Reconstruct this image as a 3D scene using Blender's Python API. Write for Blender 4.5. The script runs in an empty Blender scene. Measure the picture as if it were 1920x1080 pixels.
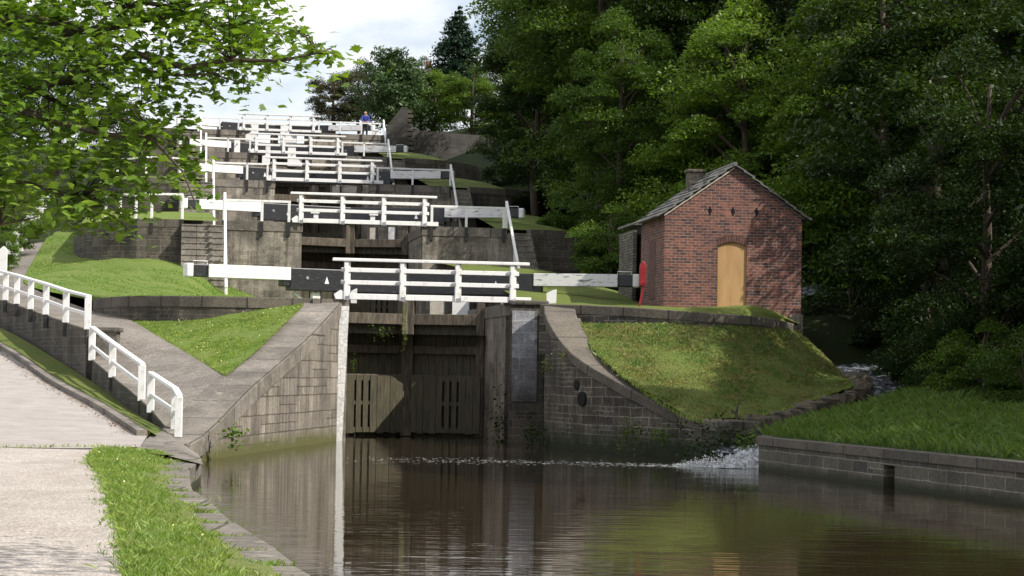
import bpy, math, random
import numpy as np
from mathutils import Vector, Matrix, noise
R = math.radians
random.seed(7); rng = np.random.default_rng(7)
sc = bpy.context.scene
COL = sc.collection

# ------------------------------------------------------------------ camera
F = 4000.0
PITCH = math.atan(155 / F); ROLL = R(1.0)
cam_loc = Vector((0, 0, 2.1))
cd = bpy.data.cameras.new('camera'); cd.sensor_width = 36; cd.lens = 36 * F / 1920
cd.clip_start = 0.2; cd.clip_end = 4000
cam = bpy.data.objects.new('camera', cd); COL.objects.link(cam); sc.camera = cam
RM = (Matrix.Rotation(math.pi / 2 + PITCH, 3, 'X') @ Matrix.Rotation(ROLL, 3, 'Z'))
cam.matrix_world = Matrix.Translation(cam_loc) @ RM.to_4x4()

# ------------------------------------------------------------------ light
SUN = Vector((0.65, -0.31, 0.69)).normalized()
sd = bpy.data.lights.new('sun', 'SUN'); sd.energy = 4.6; sd.angle = R(0.5); sd.color = (1.0, 0.95, 0.87)
so = bpy.data.objects.new('sun', sd); COL.objects.link(so)
so.rotation_euler = SUN.to_track_quat('Z', 'Y').to_euler(); so.location = (30, -20, 60)
w = bpy.data.worlds.new('World'); sc.world = w; w.use_nodes = True
nt = w.node_tree; nt.nodes.clear()
def N(t, typ, **k):
    n = t.nodes.new(typ)
    for a, b in k.items(): setattr(n, a, b)
    return n
sky = N(nt, 'ShaderNodeTexSky', sky_type='NISHITA'); sky.sun_disc = False
sky.sun_elevation = math.asin(SUN.z); sky.sun_rotation = math.atan2(SUN.x, SUN.y)
tc = N(nt, 'ShaderNodeTexCoord')
mp = N(nt, 'ShaderNodeMapping'); mp.inputs['Scale'].default_value = (1, 1, 2.2); mp.inputs['Location'].default_value = (0.35, 0.1, 0.02)
nz = N(nt, 'ShaderNodeTexNoise'); nz.inputs['Scale'].default_value = 7.0; nz.inputs['Detail'].default_value = 8; nz.inputs['Roughness'].default_value = 0.55
rp = N(nt, 'ShaderNodeValToRGB'); rp.color_ramp.elements[0].position = 0.40; rp.color_ramp.elements[1].position = 0.58
mx = N(nt, 'ShaderNodeMixRGB'); mx.inputs[2].default_value = (8.6, 8.65, 8.9, 1)
bg = N(nt, 'ShaderNodeBackground'); bg.inputs[1].default_value = 0.115
ou = N(nt, 'ShaderNodeOutputWorld')
L = nt.links.new
L(tc.outputs['Generated'], mp.inputs[0]); L(mp.outputs[0], nz.inputs['Vector']); L(nz.outputs[0], rp.inputs[0])
# the blue is paler behind thin cloud veil
mv = N(nt, 'ShaderNodeMath', operation='MULTIPLY_ADD'); mv.inputs[1].default_value = 0.75; mv.inputs[2].default_value = 0.25
L(rp.outputs[0], mv.inputs[0]); L(mv.outputs[0], mx.inputs[0])
L(sky.outputs[0], mx.inputs[1]); L(mx.outputs[0], bg.inputs[0]); L(bg.outputs[0], ou.inputs[0])
sc.view_settings.view_transform = 'Standard'; sc.view_settings.look = 'None'
sc.view_settings.exposure = 0.28; sc.view_settings.gamma = 1
sc.cycles.max_bounces = 6; sc.cycles.diffuse_bounces = 2; sc.cycles.glossy_bounces = 3
sc.cycles.transmission_bounces = 3; sc.cycles.transparent_max_bounces = 4
sc.cycles.use_denoising = True; sc.cycles.caustics_reflective = False; sc.cycles.caustics_refractive = False

# ------------------------------------------------------------------ frames of reference
def P(u, v, Y):                       # point of the photograph at distance Y
    d = RM @ Vector(((u - 960) / F, (540 - v) / F, -1))
    return cam_loc + d * ((Y - cam_loc.y) / d.y)
def PZ(u, v, z):                      # point of the photograph at height z
    d = RM @ Vector(((u - 960) / F, (540 - v) / F, -1))
    return cam_loc + d * ((z - cam_loc.z) / d.z)
PSI = R(9.26); CP, SP = math.cos(PSI), math.sin(PSI)
OX, OY = -2.37, 62.0
def LF(b, a, z): return Vector((OX + b * CP - a * SP, OY + b * SP + a * CP, z))   # lock frame: b across, a uphill
ZL = [4.08, 7.74, 11.26, 14.8, 18.54]                 # top of each stage's walls
AL = [0, 22, 44, 66, 88, 112]
ZB = [0.0] + ZL                                        # ground in front of each stage
ZL6 = ZL + [18.6]

# ------------------------------------------------------------------ materials
MATS = {}
def mat_base(name):
    m = bpy.data.materials.new(name); m.use_nodes = True; t = m.node_tree; t.nodes.clear()
    o = N(t, 'ShaderNodeOutputMaterial'); p = N(t, 'ShaderNodeBsdfPrincipled'); t.links.new(p.outputs[0], o.inputs[0])
    MATS[name] = m; return m, t, p
def noise_n(t, vec, scale, detail=4, rough=0.55):
    n = N(t, 'ShaderNodeTexNoise'); n.inputs['Scale'].default_value = scale; n.inputs['Detail'].default_value = detail
    n.inputs['Roughness'].default_value = rough
    if vec is not None: t.links.new(vec, n.inputs['Vector'])
    return n
def ramp(t, fac, stops):
    r = N(t, 'ShaderNodeValToRGB'); e = r.color_ramp.elements
    while len(e) < len(stops): e.new(0.5)
    for i, (p, c) in enumerate(stops):
        e[i].position = p; e[i].color = (c, c, c, 1) if isinstance(c, (int, float)) else (*c, 1)
    t.links.new(fac, r.inputs[0]); return r
def mixc(t, a, b, fac, mode='MIX'):
    m = N(t, 'ShaderNodeMixRGB', blend_type=mode)
    for s, v in ((1, a), (2, b), (0, fac)):
        if isinstance(v, (int, float)): m.inputs[s].default_value = v
        elif isinstance(v, tuple): m.inputs[s].default_value = (*v, 1)
        else: t.links.new(v, m.inputs[s])
    return m.outputs[0]
def mapv(t, vec, scale, loc=(0, 0, 0)):
    m = N(t, 'ShaderNodeMapping'); m.inputs['Scale'].default_value = scale; m.inputs['Location'].default_value = loc
    t.links.new(vec, m.inputs[0]); return m.outputs[0]
def bump(t, p, h, strength, dist, prev=None):
    b = N(t, 'ShaderNodeBump'); b.inputs['Strength'].default_value = strength; b.inputs['Distance'].default_value = dist
    t.links.new(h, b.inputs['Height'])
    if prev: t.links.new(prev, b.inputs['Normal'])
    t.links.new(b.outputs[0], p.inputs['Normal']); return b.outputs[0]
def geo(t): return N(t, 'ShaderNodeNewGeometry').outputs['Position']

def masonry(name, c1, c2, mortar, bw, bh, ms=0.012, dark=(0.03, 0.027, 0.022), stain=0.5, moss_shade=0.0, moss_shade_col=(0.05, 0.07, 0.012), streak=0.0, hi=None, offs=0.5, warp=0.05, mix2=0):
    m, t, p = mat_base(name)
    uv = N(t, 'ShaderNodeTexCoord').outputs['UV']; pos = geo(t)
    wn = noise_n(t, uv, 1.3, 3); wv = N(t, 'ShaderNodeVectorMath', operation='SCALE'); wv.inputs['Scale'].default_value = warp
    t.links.new(wn.outputs['Color'], wv.inputs[0])
    ad = N(t, 'ShaderNodeVectorMath', operation='ADD'); t.links.new(uv, ad.inputs[0]); t.links.new(wv.outputs[0], ad.inputs[1])
    br = N(t, 'ShaderNodeTexBrick'); br.offset = offs; br.squash = 1.5 if bw > 0.3 else 1; br.squash_frequency = 3
    br.inputs['Scale'].default_value = 1; br.inputs['Brick Width'].default_value = bw; br.inputs['Row Height'].default_value = bh
    br.inputs['Mortar Size'].default_value = ms; br.inputs['Mortar Smooth'].default_value = 0.4; br.inputs['Bias'].default_value = 0
    br.inputs['Color1'].default_value = (*c1, 1); br.inputs['Color2'].default_value = (*c2, 1); br.inputs['Mortar'].default_value = (*mortar, 1)
    t.links.new(ad.outputs[0], br.inputs['Vector'])
    if mix2:
        b2 = N(t, 'ShaderNodeTexBrick'); b2.offset = 0.37; b2.squash = 0.7; b2.squash_frequency = 2; b2.offset_frequency = 3
        for q_, v_ in (('Scale', 1), ('Brick Width', bw * mix2), ('Row Height', bh * 0.5), ('Mortar Size', ms * .9), ('Mortar Smooth', .4), ('Bias', 0)): b2.inputs[q_].default_value = v_
        b2.inputs['Color1'].default_value = (*c2, 1); b2.inputs['Color2'].default_value = (*c1, 1); b2.inputs['Mortar'].default_value = (*mortar, 1)
        t.links.new(ad.outputs[0], b2.inputs['Vector'])
        sn = N(t, 'ShaderNodeVectorMath', operation='SNAP'); t.links.new(uv, sn.inputs[0]); sn.inputs[1].default_value = (bw * 2, bh, 1)
        wn2 = N(t, 'ShaderNodeTexWhiteNoise'); t.links.new(sn.outputs[0], wn2.inputs['Vector'])
        gt = N(t, 'ShaderNodeMath', operation='GREATER_THAN'); gt.inputs[1].default_value = 0.62; t.links.new(wn2.outputs['Value'], gt.inputs[0])
        cc_ = mixc(t, br.outputs['Color'], b2.outputs['Color'], gt.outputs[0])
        hh_ = mixc(t, br.outputs['Fac'], b2.outputs['Fac'], gt.outputs[0])
    else: cc_, hh_ = br.outputs['Color'], br.outputs['Fac']
    # per stone tint
    n1 = noise_n(t, pos, 0.9, 6, 0.65); r1 = ramp(t, n1.outputs[0], [(0.38, 0.0), (0.68, 1.0)])
    c = cc_
    fm = N(t, 'ShaderNodeMath', operation='MULTIPLY'); fm.inputs[1].default_value = stain; t.links.new(r1.outputs[0], fm.inputs[0])
    c = mixc(t, cc_, dark, fm.outputs[0])
    n2 = noise_n(t, pos, 14, 5, 0.7); r2 = ramp(t, n2.outputs[0], [(0.3, 0.6), (0.7, 1.25)])
    c = mixc(t, c, r2.outputs[0], 1.0, 'MULTIPLY')
    if streak:
        n3 = noise_n(t, mapv(t, pos, (5.5, 5.5, 0.25)), 1.0, 5, 0.6); r3 = ramp(t, n3.outputs[0], [(0.42, 1.0), (0.62, 1 - streak)])
        c = mixc(t, c, r3.outputs[0], 1.0, 'MULTIPLY')
    if hi:
        n5 = noise_n(t, pos, 2.1, 6, 0.7); r5 = ramp(t, n5.outputs[0], [(0.58, 0.0), (0.72, 0.8)])
        c = mixc(t, c, hi, r5.outputs[0])
    if moss_shade:
        s = N(t, 'ShaderNodeSeparateXYZ'); t.links.new(pos, s.inputs[0])
        mr = N(t, 'ShaderNodeMapRange'); mr.inputs[1].default_value = 0.0; mr.inputs[2].default_value = moss_shade; mr.inputs[3].default_value = 1; mr.inputs[4].default_value = 0
        t.links.new(s.outputs[2], mr.inputs[0])
        n4 = noise_n(t, pos, 2.5, 4); mm = N(t, 'ShaderNodeMath', operation='MULTIPLY'); t.links.new(mr.outputs[0], mm.inputs[0])
        r4 = ramp(t, n4.outputs[0], [(0.2, 0.6), (0.6, 1.6)]); t.links.new(r4.outputs[0], mm.inputs[1])
        mm.use_clamp = True
        c = mixc(t, c, moss_shade_col, mm.outputs[0])
    t.links.new(c, p.inputs['Base Color']); p.inputs['Roughness'].default_value = 0.9
    b1 = bump(t, p, hh_, -0.6, 0.03)
    bump(t, p, n2.outputs[0], 0.6, 0.03, b1)
    return m
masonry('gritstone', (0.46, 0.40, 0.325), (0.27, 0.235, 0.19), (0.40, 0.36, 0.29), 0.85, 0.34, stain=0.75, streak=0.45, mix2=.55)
masonry('dark_shaded_stone', (0.085, 0.078, 0.07), (0.05, 0.046, 0.04), (0.10, 0.09, 0.075), 0.5, 0.26, stain=.5)  # dark gable stone; on the boundary wall the dark tone stands in for shade
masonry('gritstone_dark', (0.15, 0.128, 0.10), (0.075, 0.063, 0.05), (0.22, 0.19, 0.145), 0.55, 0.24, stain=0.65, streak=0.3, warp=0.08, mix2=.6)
masonry('wing_stone', (0.40, 0.35, 0.285), (0.25, 0.215, 0.175), (0.13, 0.11, 0.085), 0.95, 0.46, ms=0.022, stain=0.5, streak=0.42, mix2=.8, moss_shade=0.45, moss_shade_col=(0.10, 0.10, 0.03))
masonry('wing_stone_dark', (0.18, 0.155, 0.125), (0.085, 0.07, 0.055), (0.38, 0.35, 0.28), 0.50, 0.25, ms=0.014, stain=0.85, moss_shade=0.7, moss_shade_col=(0.02, 0.028, 0.01), warp=0.09, mix2=.55, streak=.35)
masonry('coping_stone', (0.29, 0.255, 0.215), (0.20, 0.175, 0.145), (0.07, 0.06, 0.045), 1.5, 3.0, ms=0.03, stain=0.6, hi=(0.42, 0.38, 0.31))
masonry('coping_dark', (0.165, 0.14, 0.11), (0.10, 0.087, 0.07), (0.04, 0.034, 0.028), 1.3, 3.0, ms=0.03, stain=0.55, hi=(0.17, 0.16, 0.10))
masonry('bank_stone', (0.17, 0.15, 0.11), (0.08, 0.07, 0.055), (0.34, 0.31, 0.24), 0.75, 0.235, ms=0.012, mix2=.6, stain=0.5, moss_shade=0.2, moss_shade_col=(0.03, 0.035, 0.012))
masonry('white_quoin', (0.84, 0.83, 0.80), (0.80, 0.79, 0.76), (0.62, 0.6, 0.56), 0.6, 0.42, stain=0.08, dark=(0.3, 0.28, 0.24))
masonry('worn_white_quoin', (0.40, 0.40, 0.42), (0.22, 0.22, 0.23), (0.5, 0.5, 0.5), 0.55, 0.36, stain=0.8, dark=(0.10, 0.09, 0.085), moss_shade=2.3, moss_shade_col=(0.035, 0.03, 0.02), hi=(0.75, 0.75, 0.77), mix2=.6)  # worn paint; the dark lower part is shade on the pier, painted in
masonry('sett', (0.29, 0.255, 0.22), (0.21, 0.185, 0.155), (0.15, 0.13, 0.105), 0.22, 0.12, ms=0.010, stain=0.35)
masonry('hut_brick', (0.275, 0.10, 0.068), (0.07, 0.037, 0.038), (0.30, 0.25, 0.205), 0.235, 0.083, ms=0.0085, stain=0.5, dark=(0.06, 0.03, 0.03), hi=(0.34, 0.15, 0.10), warp=0.012)
masonry('dry_stone', (0.24, 0.21, 0.16), (0.10, 0.085, 0.065), (0.02, 0.018, 0.014), 0.34, 0.09, ms=0.012, stain=0.5)
masonry('step_stone', (0.38, 0.34, 0.28), (0.28, 0.25, 0.205), (0.10, 0.09, 0.07), 1.6, 9, stain=0.55, streak=0.3)

def plain(name, col, rough=0.8, var=0.3, scale=6, col2=None, bmp=0.3, spec=0.5, stretch=None, thr=(0.35, 0.7)):
    m, t, p = mat_base(name); pos = geo(t)
    v = mapv(t, pos, stretch) if stretch else pos
    n = noise_n(t, v, scale, 6, 0.65)
    if col2: c = mixc(t, col, col2, ramp(t, n.outputs[0], [(thr[0], 0.0), (thr[1], 1.0)]).outputs[0])
    else: c = mixc(t, col, ramp(t, n.outputs[0], [(0.3, 1 - var), (0.7, 1 + var * 0.4)]).outputs[0], 1.0, 'MULTIPLY')
    t.links.new(c, p.inputs['Base Color']); p.inputs['Roughness'].default_value = rough
    p.inputs['Specular IOR Level'].default_value = spec
    if bmp: bump(t, p, n.outputs[0], bmp, 0.02)
    return m
plain('white_paint', (0.83, 0.82, 0.80), 0.55, col2=(0.50, 0.47, 0.40), scale=4.5, thr=(0.55, 0.78), bmp=0.15)
plain('worn_white_paint', (0.76, 0.75, 0.74), 0.6, col2=(0.16, 0.14, 0.125), scale=3.2, thr=(0.56, 0.62), bmp=0.3, stretch=(0.8, 0.8, 5))
plain('black_paint', (0.022, 0.022, 0.025), 0.42, col2=(0.11, 0.11, 0.12), scale=5, thr=(0.55, 0.85), bmp=0.25, stretch=(1, 1, 4))
plain('gate_wood', (0.17, 0.135, 0.095), 0.8, col2=(0.055, 0.045, 0.032), scale=2.2, stretch=(5, 5, 1.0), bmp=0.7, thr=(0.3, 0.62))
plain('wet_wood', (0.105, 0.088, 0.05), 0.6, col2=(0.035, 0.032, 0.016), scale=2.0, stretch=(7, 7, 0.9), bmp=0.8, thr=(0.3, 0.65))
plain('metal', (0.30, 0.30, 0.32), 0.5, var=0.3)
plain('iron', (0.025, 0.023, 0.022), 0.6, var=0.3)
plain('tarmac', (0.385, 0.345, 0.315), 0.95, col2=(0.29, 0.26, 0.235), scale=1.6, bmp=0.4)
plain('plywood', (0.48, 0.29, 0.125), 0.7, col2=(0.37, 0.21, 0.085), scale=1.4, stretch=(4, 4, 0.8), bmp=0.05, thr=(0.35, 0.7))
plain('slate', (0.20, 0.19, 0.175), 0.75, col2=(0.08, 0.08, 0.075), scale=4, bmp=0.6)
plain('red_paint', (0.30, 0.012, 0.016), 0.5, var=0.4)
plain('bark', (0.10, 0.075, 0.05), 0.9, col2=(0.045, 0.035, 0.025), scale=5, stretch=(3, 3, 0.7), bmp=0.8)
plain('far_render', (0.55, 0.5, 0.42), 0.9, var=0.3)
plain('terracotta', (0.40, 0.13, 0.07), 0.8, var=0.3)
plain('blue_cloth', (0.03, 0.05, 0.30), 0.8, var=0.3, scale=20)
plain('dark_cloth', (0.03, 0.03, 0.04), 0.85, var=0.3, scale=20)
plain('skin', (0.60, 0.36, 0.26), 0.55, var=0.1)
plain('grey_hair', (0.45, 0.43, 0.41), 0.7, var=0.2)
plain('feather', (0.06, 0.06, 0.075), 0.6, var=0.5, scale=30)
plain('rock', (0.13, 0.10, 0.07), 0.9, col2=(0.035, 0.032, 0.02), scale=3, bmp=0.9)
plain('soil', (0.035, 0.03, 0.018), 0.95, col2=(0.02, 0.03, 0.01), scale=1.2, bmp=0.6)
plain('vent_black', (0.006, 0.005, 0.005), 0.9, var=0.1)

def gravel():
    m, t, p = mat_base('gravel'); pos = geo(t)
    v = N(t, 'ShaderNodeTexVoronoi'); v.inputs['Scale'].default_value = 26; t.links.new(pos, v.inputs['Vector'])
    n = noise_n(t, pos, 1.1, 6, 0.7); n2 = noise_n(t, pos, 42, 3, 0.8)
    c = mixc(t, (0.50, 0.445, 0.40), (0.40, 0.345, 0.30), ramp(t, n.outputs[0], [(0.35, 0), (0.7, 1)]).outputs[0])
    c = mixc(t, c, ramp(t, n2.outputs[0], [(0.36, 0.5), (0.5, 1.0), (0.66, 1.25)]).outputs[0], 1.0, 'MULTIPLY')
    c = mixc(t, c, ramp(t, v.outputs['Color'], [(0.1, 0.68), (0.7, 1.12)]).outputs[0], 0.8, 'MULTIPLY')
    n4 = noise_n(t, mapv(t, pos, (1.2, .35, 1)), 0.9, 5, 0.65); c = mixc(t, c, (0.26, 0.225, 0.185), ramp(t, n4.outputs[0], [(0.52, 0), (0.72, .55)]).outputs[0])
    t.links.new(c, p.inputs['Base Color']); p.inputs['Roughness'].default_value = 0.95
    bump(t, p, v.outputs['Distance'], 0.8, 0.02)
gravel()
def grassmat(name, c1, c2, c3, s=1.0, spec=0.15):
    m, t, p = mat_base(name); pos = geo(t)
    n = noise_n(t, pos, 0.55 * s, 6, 0.7); n2 = noise_n(t, mapv(t, pos, (1, 1, 1)), 9, 4, 0.8); n3 = noise_n(t, pos, 60, 2, 0.8)
    c = mixc(t, c1, c2, ramp(t, n.outputs[0], [(0.36, 0), (0.66, 1)]).outputs[0])
    c = mixc(t, c, c3, ramp(t, n2.outputs[0], [(0.50, 0), (0.75, 0.8)]).outputs[0])
    c = mixc(t, c, ramp(t, n3.outputs[0], [(0.3, 0.65), (0.7, 1.3)]).outputs[0], 1.0, 'MULTIPLY')
    t.links.new(c, p.inputs['Base Color']); p.inputs['Roughness'].default_value = 0.9; p.inputs['Specular IOR Level'].default_value = spec
    b = bump(t, p, n2.outputs[0], 0.5, 0.08); bump(t, p, n3.outputs[0], 0.9, 0.04, b)
grassmat('lawn', (0.16, 0.235, 0.05), (0.20, 0.26, 0.06), (0.25, 0.27, 0.085))
grassmat('bank_lawn', (0.15, 0.21, 0.05), (0.22, 0.25, 0.08), (0.30, 0.26, 0.13))
grassmat('mound_grass', (0.12, 0.185, 0.036), (0.18, 0.20, 0.055), (0.25, 0.22, 0.08), 1.2)
grassmat('rough_grass', (0.035, 0.07, 0.012), (0.05, 0.085, 0.016), (0.07, 0.09, 0.025))
grassmat('hill_ground', (0.03, 0.05, 0.01), (0.025, 0.03, 0.012), (0.03, 0.035, 0.012))

def leafmat(name, c1, c2, trans=0.3, tcol=None, ns=0.35):
    m = bpy.data.materials.new(name); m.use_nodes = True; t = m.node_tree; t.nodes.clear(); MATS[name] = m
    o = N(t, 'ShaderNodeOutputMaterial'); p = N(t, 'ShaderNodeBsdfPrincipled'); tr = N(t, 'ShaderNodeBsdfTranslucent'); mxs = N(t, 'ShaderNodeMixShader')
    pos = geo(t); n = noise_n(t, pos, ns, 3, 0.6); n2 = noise_n(t, pos, 6.0, 2, 0.6)
    oi = N(t, 'ShaderNodeObjectInfo')
    ad = N(t, 'ShaderNodeMath', operation='MULTIPLY_ADD'); ad.inputs[1].default_value = 0.3; t.links.new(oi.outputs['Random'], ad.inputs[0]); 
    sb = N(t, 'ShaderNodeMath', operation='SUBTRACT'); sb.inputs[1].default_value = 0.15; t.links.new(n.outputs[0], sb.inputs[0]); t.links.new(sb.outputs[0], ad.inputs[2])
    c = mixc(t, c1, c2, ramp(t, ad.outputs[0], [(0.35, 0), (0.65, 1)]).outputs[0])
    c = mixc(t, c, ramp(t, n2.outputs[0], [(0.3, 0.65), (0.7, 1.3)]).outputs[0], 1.0, 'MULTIPLY')
    t.links.new(c, p.inputs['Base Color']); p.inputs['Roughness'].default_value = 0.5; p.inputs['Specular IOR Level'].default_value = 0.35
    tcn = mixc(t, c, tcol or (1.5, 1.5, 0.55), 1.0, 'MULTIPLY'); t.links.new(tcn, tr.inputs[0])
    mxs.inputs[0].default_value = trans; t.links.new(p.outputs[0], mxs.inputs[1]); t.links.new(tr.outputs[0], mxs.inputs[2]); t.links.new(mxs.outputs[0], o.inputs[0])
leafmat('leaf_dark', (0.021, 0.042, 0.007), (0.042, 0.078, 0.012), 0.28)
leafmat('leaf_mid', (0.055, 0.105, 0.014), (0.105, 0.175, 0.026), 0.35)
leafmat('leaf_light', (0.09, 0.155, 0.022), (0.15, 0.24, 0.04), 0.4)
leafmat('leaf_sycamore', (0.085, 0.17, 0.02), (0.20, 0.31, 0.045), 0.45, ns=1.2)
leafmat('leaf_cypress', (0.05, 0.095, 0.035), (0.085, 0.14, 0.05), 0.15)
leafmat('leaf_conifer', (0.022, 0.052, 0.028), (0.04, 0.08, 0.04), 0.1)
leafmat('leaf_bronze', (0.09, 0.06, 0.03), (0.07, 0.08, 0.03), 0.2)
leafmat('blade_fresh', (0.14, 0.25, 0.04), (0.26, 0.33, 0.085), 0.35, ns=2.5)
leafmat('blade_bank', (0.055, 0.12, 0.018), (0.12, 0.19, 0.035), 0.3, ns=1.5)
leafmat('blade_mound', (0.095, 0.175, 0.032), (0.22, 0.20, 0.07), 0.25, ns=1.8)
leafmat('leaf_yellow', (0.16, 0.17, 0.02), (0.08, 0.11, 0.015), 0.25)

def watermat():
    m, t, p = mat_base('canal_water'); pos = geo(t)
    n0 = noise_n(t, pos, 0.12, 3); 
    p.inputs['Base Color'].default_value = (0.030, 0.021, 0.011, 1)
    p.inputs['Roughness'].default_value = 0.02; p.inputs['IOR'].default_value = 1.33; p.inputs['Specular IOR Level'].default_value = 0.9
    n1 = noise_n(t, mapv(t, pos, (0.3, 1.0, 1)), 1.0, 2, 0.5); n2 = noise_n(t, mapv(t, pos, (0.55, 3.2, 1)), 1.5, 2, 0.5)
    r = ramp(t, n0.outputs[0], [(0.4, 0.25), (0.6, 1.0)])
    mm = N(t, 'ShaderNodeMath', operation='MULTIPLY'); t.links.new(n2.outputs[0], mm.inputs[0]); t.links.new(r.outputs[0], mm.inputs[1])
    b = bump(t, p, n1.outputs[0], 0.10, 0.05); bump(t, p, mm.outputs[0], 0.35, 0.020, b)
watermat()
def foammat(name, thr, scale, col=(0.85, 0.87, 0.9), stretch=(1, 1, 1), under=(0.045, 0.04, 0.035)):
    m, t, p = mat_base(name); pos = geo(t)
    n = noise_n(t, mapv(t, pos, stretch), scale, 7, 0.75)
    c = mixc(t, under, col, ramp(t, n.outputs[0], [(thr - 0.06, 0), (thr + 0.1, 1)]).outputs[0])
    t.links.new(c, p.inputs['Base Color']); p.inputs['Roughness'].default_value = 0.25
    bump(t, p, n.outputs[0], 1.0, 0.08)
foammat('cascade_foam', 0.50, 3.2, stretch=(3.2, .8, 1.2), col=(0.80, 0.82, 0.85), under=(0.22, 0.22, 0.22))
foammat('stream_water', 0.52, 2.4, stretch=(2.4, 1, 1), col=(0.42, 0.44, 0.50), under=(0.03, 0.035, 0.04))

# ------------------------------------------------------------------ mesh helpers
class MB:
    def __init__(s): s.v = []; s.f = []; s.uv = []
    def face(s, pts, uvs=None):
        n = len(s.v); s.v += [tuple(p) for p in pts]; s.f.append(tuple(range(n, n + len(pts))))
        if uvs is None:
            a, b, c = Vector(pts[0]), Vector(pts[1]), Vector(pts[-1])
            e = (b - a)
            nn = (b - a).cross(c - a)
            if nn.length < 1e-9: nn = Vector((0, 0, 1))
            nn.normalize()
            if abs(nn.z) > 0.75: uvs = [(p[0], p[1]) for p in pts]
            else:
                h = Vector((-nn.y, nn.x, 0)).normalized()
                uvs = [(Vector(p).dot(h), p[2]) for p in pts]
        s.uv += [tuple(q) for q in uvs]
    def hexa(s, q):      # q: 8 corners, bottom 4 ccw, top 4 ccw
        for i in ((3, 2, 1, 0), (4, 5, 6, 7), (0, 1, 5, 4), (1, 2, 6, 5), (2, 3, 7, 6), (3, 0, 4, 7)): s.face([q[j] for j in i])
    def box(s, x0, x1, y0, y1, z0, z1):
        s.hexa([(x0, y0, z0), (x1, y0, z0), (x1, y1, z0), (x0, y1, z0), (x0, y0, z1), (x1, y0, z1), (x1, y1, z1), (x0, y1, z1)])
    def beam(s, a, b, wd, ht, up=Vector((0, 0, 1))):
        a = Vector(a); b = Vector(b); d = (b - a).normalized()
        if abs(d.dot(up)) > 0.99: up = Vector((0, 1, 0))
        sd = d.cross(up).normalized(); u2 = sd.cross(d).normalized()
        q = []
        for p in (a, b):
            for i, j in ((-1, -1), (1, -1), (1, 1), (-1, 1)): q.append(p + sd * (i * wd / 2) + u2 * (j * ht / 2))
        s.hexa([q[0], q[1], q[5], q[4], q[3], q[2], q[6], q[7]])
    def tube(s, pts, rad, n=8, cap=True):
        pts = [Vector(p) for p in pts]; rings = []
        if isinstance(rad, (int, float)): rad = [rad] * len(pts)
        for i, p in enumerate(pts):
            d = (pts[min(i + 1, len(pts) - 1)] - pts[max(i - 1, 0)]).normalized()
            up = Vector((0, 0, 1)) if abs(d.z) < 0.9 else Vector((1, 0, 0))
            x = d.cross(up).normalized(); y = x.cross(d)
            rings.append([p + (x * math.cos(2 * math.pi * k / n) + y * math.sin(2 * math.pi * k / n)) * rad[i] for k in range(n)])
        for i in range(len(rings) - 1):
            for k in range(n):
                k2 = (k + 1) % n; s.face([rings[i][k], rings[i][k2], rings[i + 1][k2], rings[i + 1][k]])
        if cap: s.face(rings[0]); s.face(rings[-1][::-1])
    def prism(s, poly, y0, y1, axis='y'):     # polygon in xz extruded along y
        n = len(poly)
        f = lambda x, z, y: (x, y, z)
        s.face([f(x, z, y0) for x, z in poly]); s.face([f(x, z, y1) for x, z in poly][::-1])
        for i in range(n):
            (x1, z1), (x2, z2) = poly[i], poly[(i + 1) % n]
            s.face([f(x1, z1, y0), f(x1, z1, y1), f(x2, z2, y1), f(x2, z2, y0)])
    def build(s, name, mat, parent=None, base=None, bevel=0, smooth=False):
        if base is not None: s.v = [(x - base[0], y - base[1], z - base[2]) for x, y, z in s.v]
        me = bpy.data.meshes.new(name); me.from_pydata(s.v, [], s.f)
        ul = me.uv_layers.new(name='UVMap'); ul.data.foreach_set('uv', [c for q in s.uv for c in q])
        me.materials.append(MATS[mat]); me.validate()
        import bmesh
        bm = bmesh.new(); bm.from_mesh(me); bmesh.ops.remove_doubles(bm, verts=bm.verts, dist=0.0005)
        bmesh.ops.recalc_face_normals(bm, faces=bm.faces); bm.to_mesh(me); bm.free()
        if smooth: me.polygons.foreach_set('use_smooth', [True] * len(me.polygons))
        o = bpy.data.objects.new(name, me); COL.objects.link(o)
        if parent is not None: o.parent = parent
        elif base is not None: o.location = base
        if bevel:
            b = o.modifiers.new('bevel', 'BEVEL'); b.width = bevel; b.segments = 2; b.limit_method = 'ANGLE'
        return o
def tag(o, label, cat, group=None):
    o['label'] = label; o['category'] = cat
    if group: o['group'] = group
    return o
def kind(o, k): o['kind'] = k; return o
def empty(name, loc, label, cat, group=None, rz=0):
    o = bpy.data.objects.new(name, None); COL.objects.link(o); o.location = loc; o.rotation_euler = (0, 0, rz); o.empty_display_size = 0.3
    return tag(o, label, cat, group)
def copy_tree(o, parent=None):
    c = o.copy(); COL.objects.link(c)
    if parent is not None: c.parent = parent
    for ch in [x for x in COL.objects if x.parent == o]: copy_tree(ch, c)
    return c
def rough(o, amp, scale, seed=0):
    me = o.data
    for v in me.vertices:
        n = noise.noise_vector(Vector((v.co.x + seed, v.co.y, v.co.z)) * scale); v.co += n * amp

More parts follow.
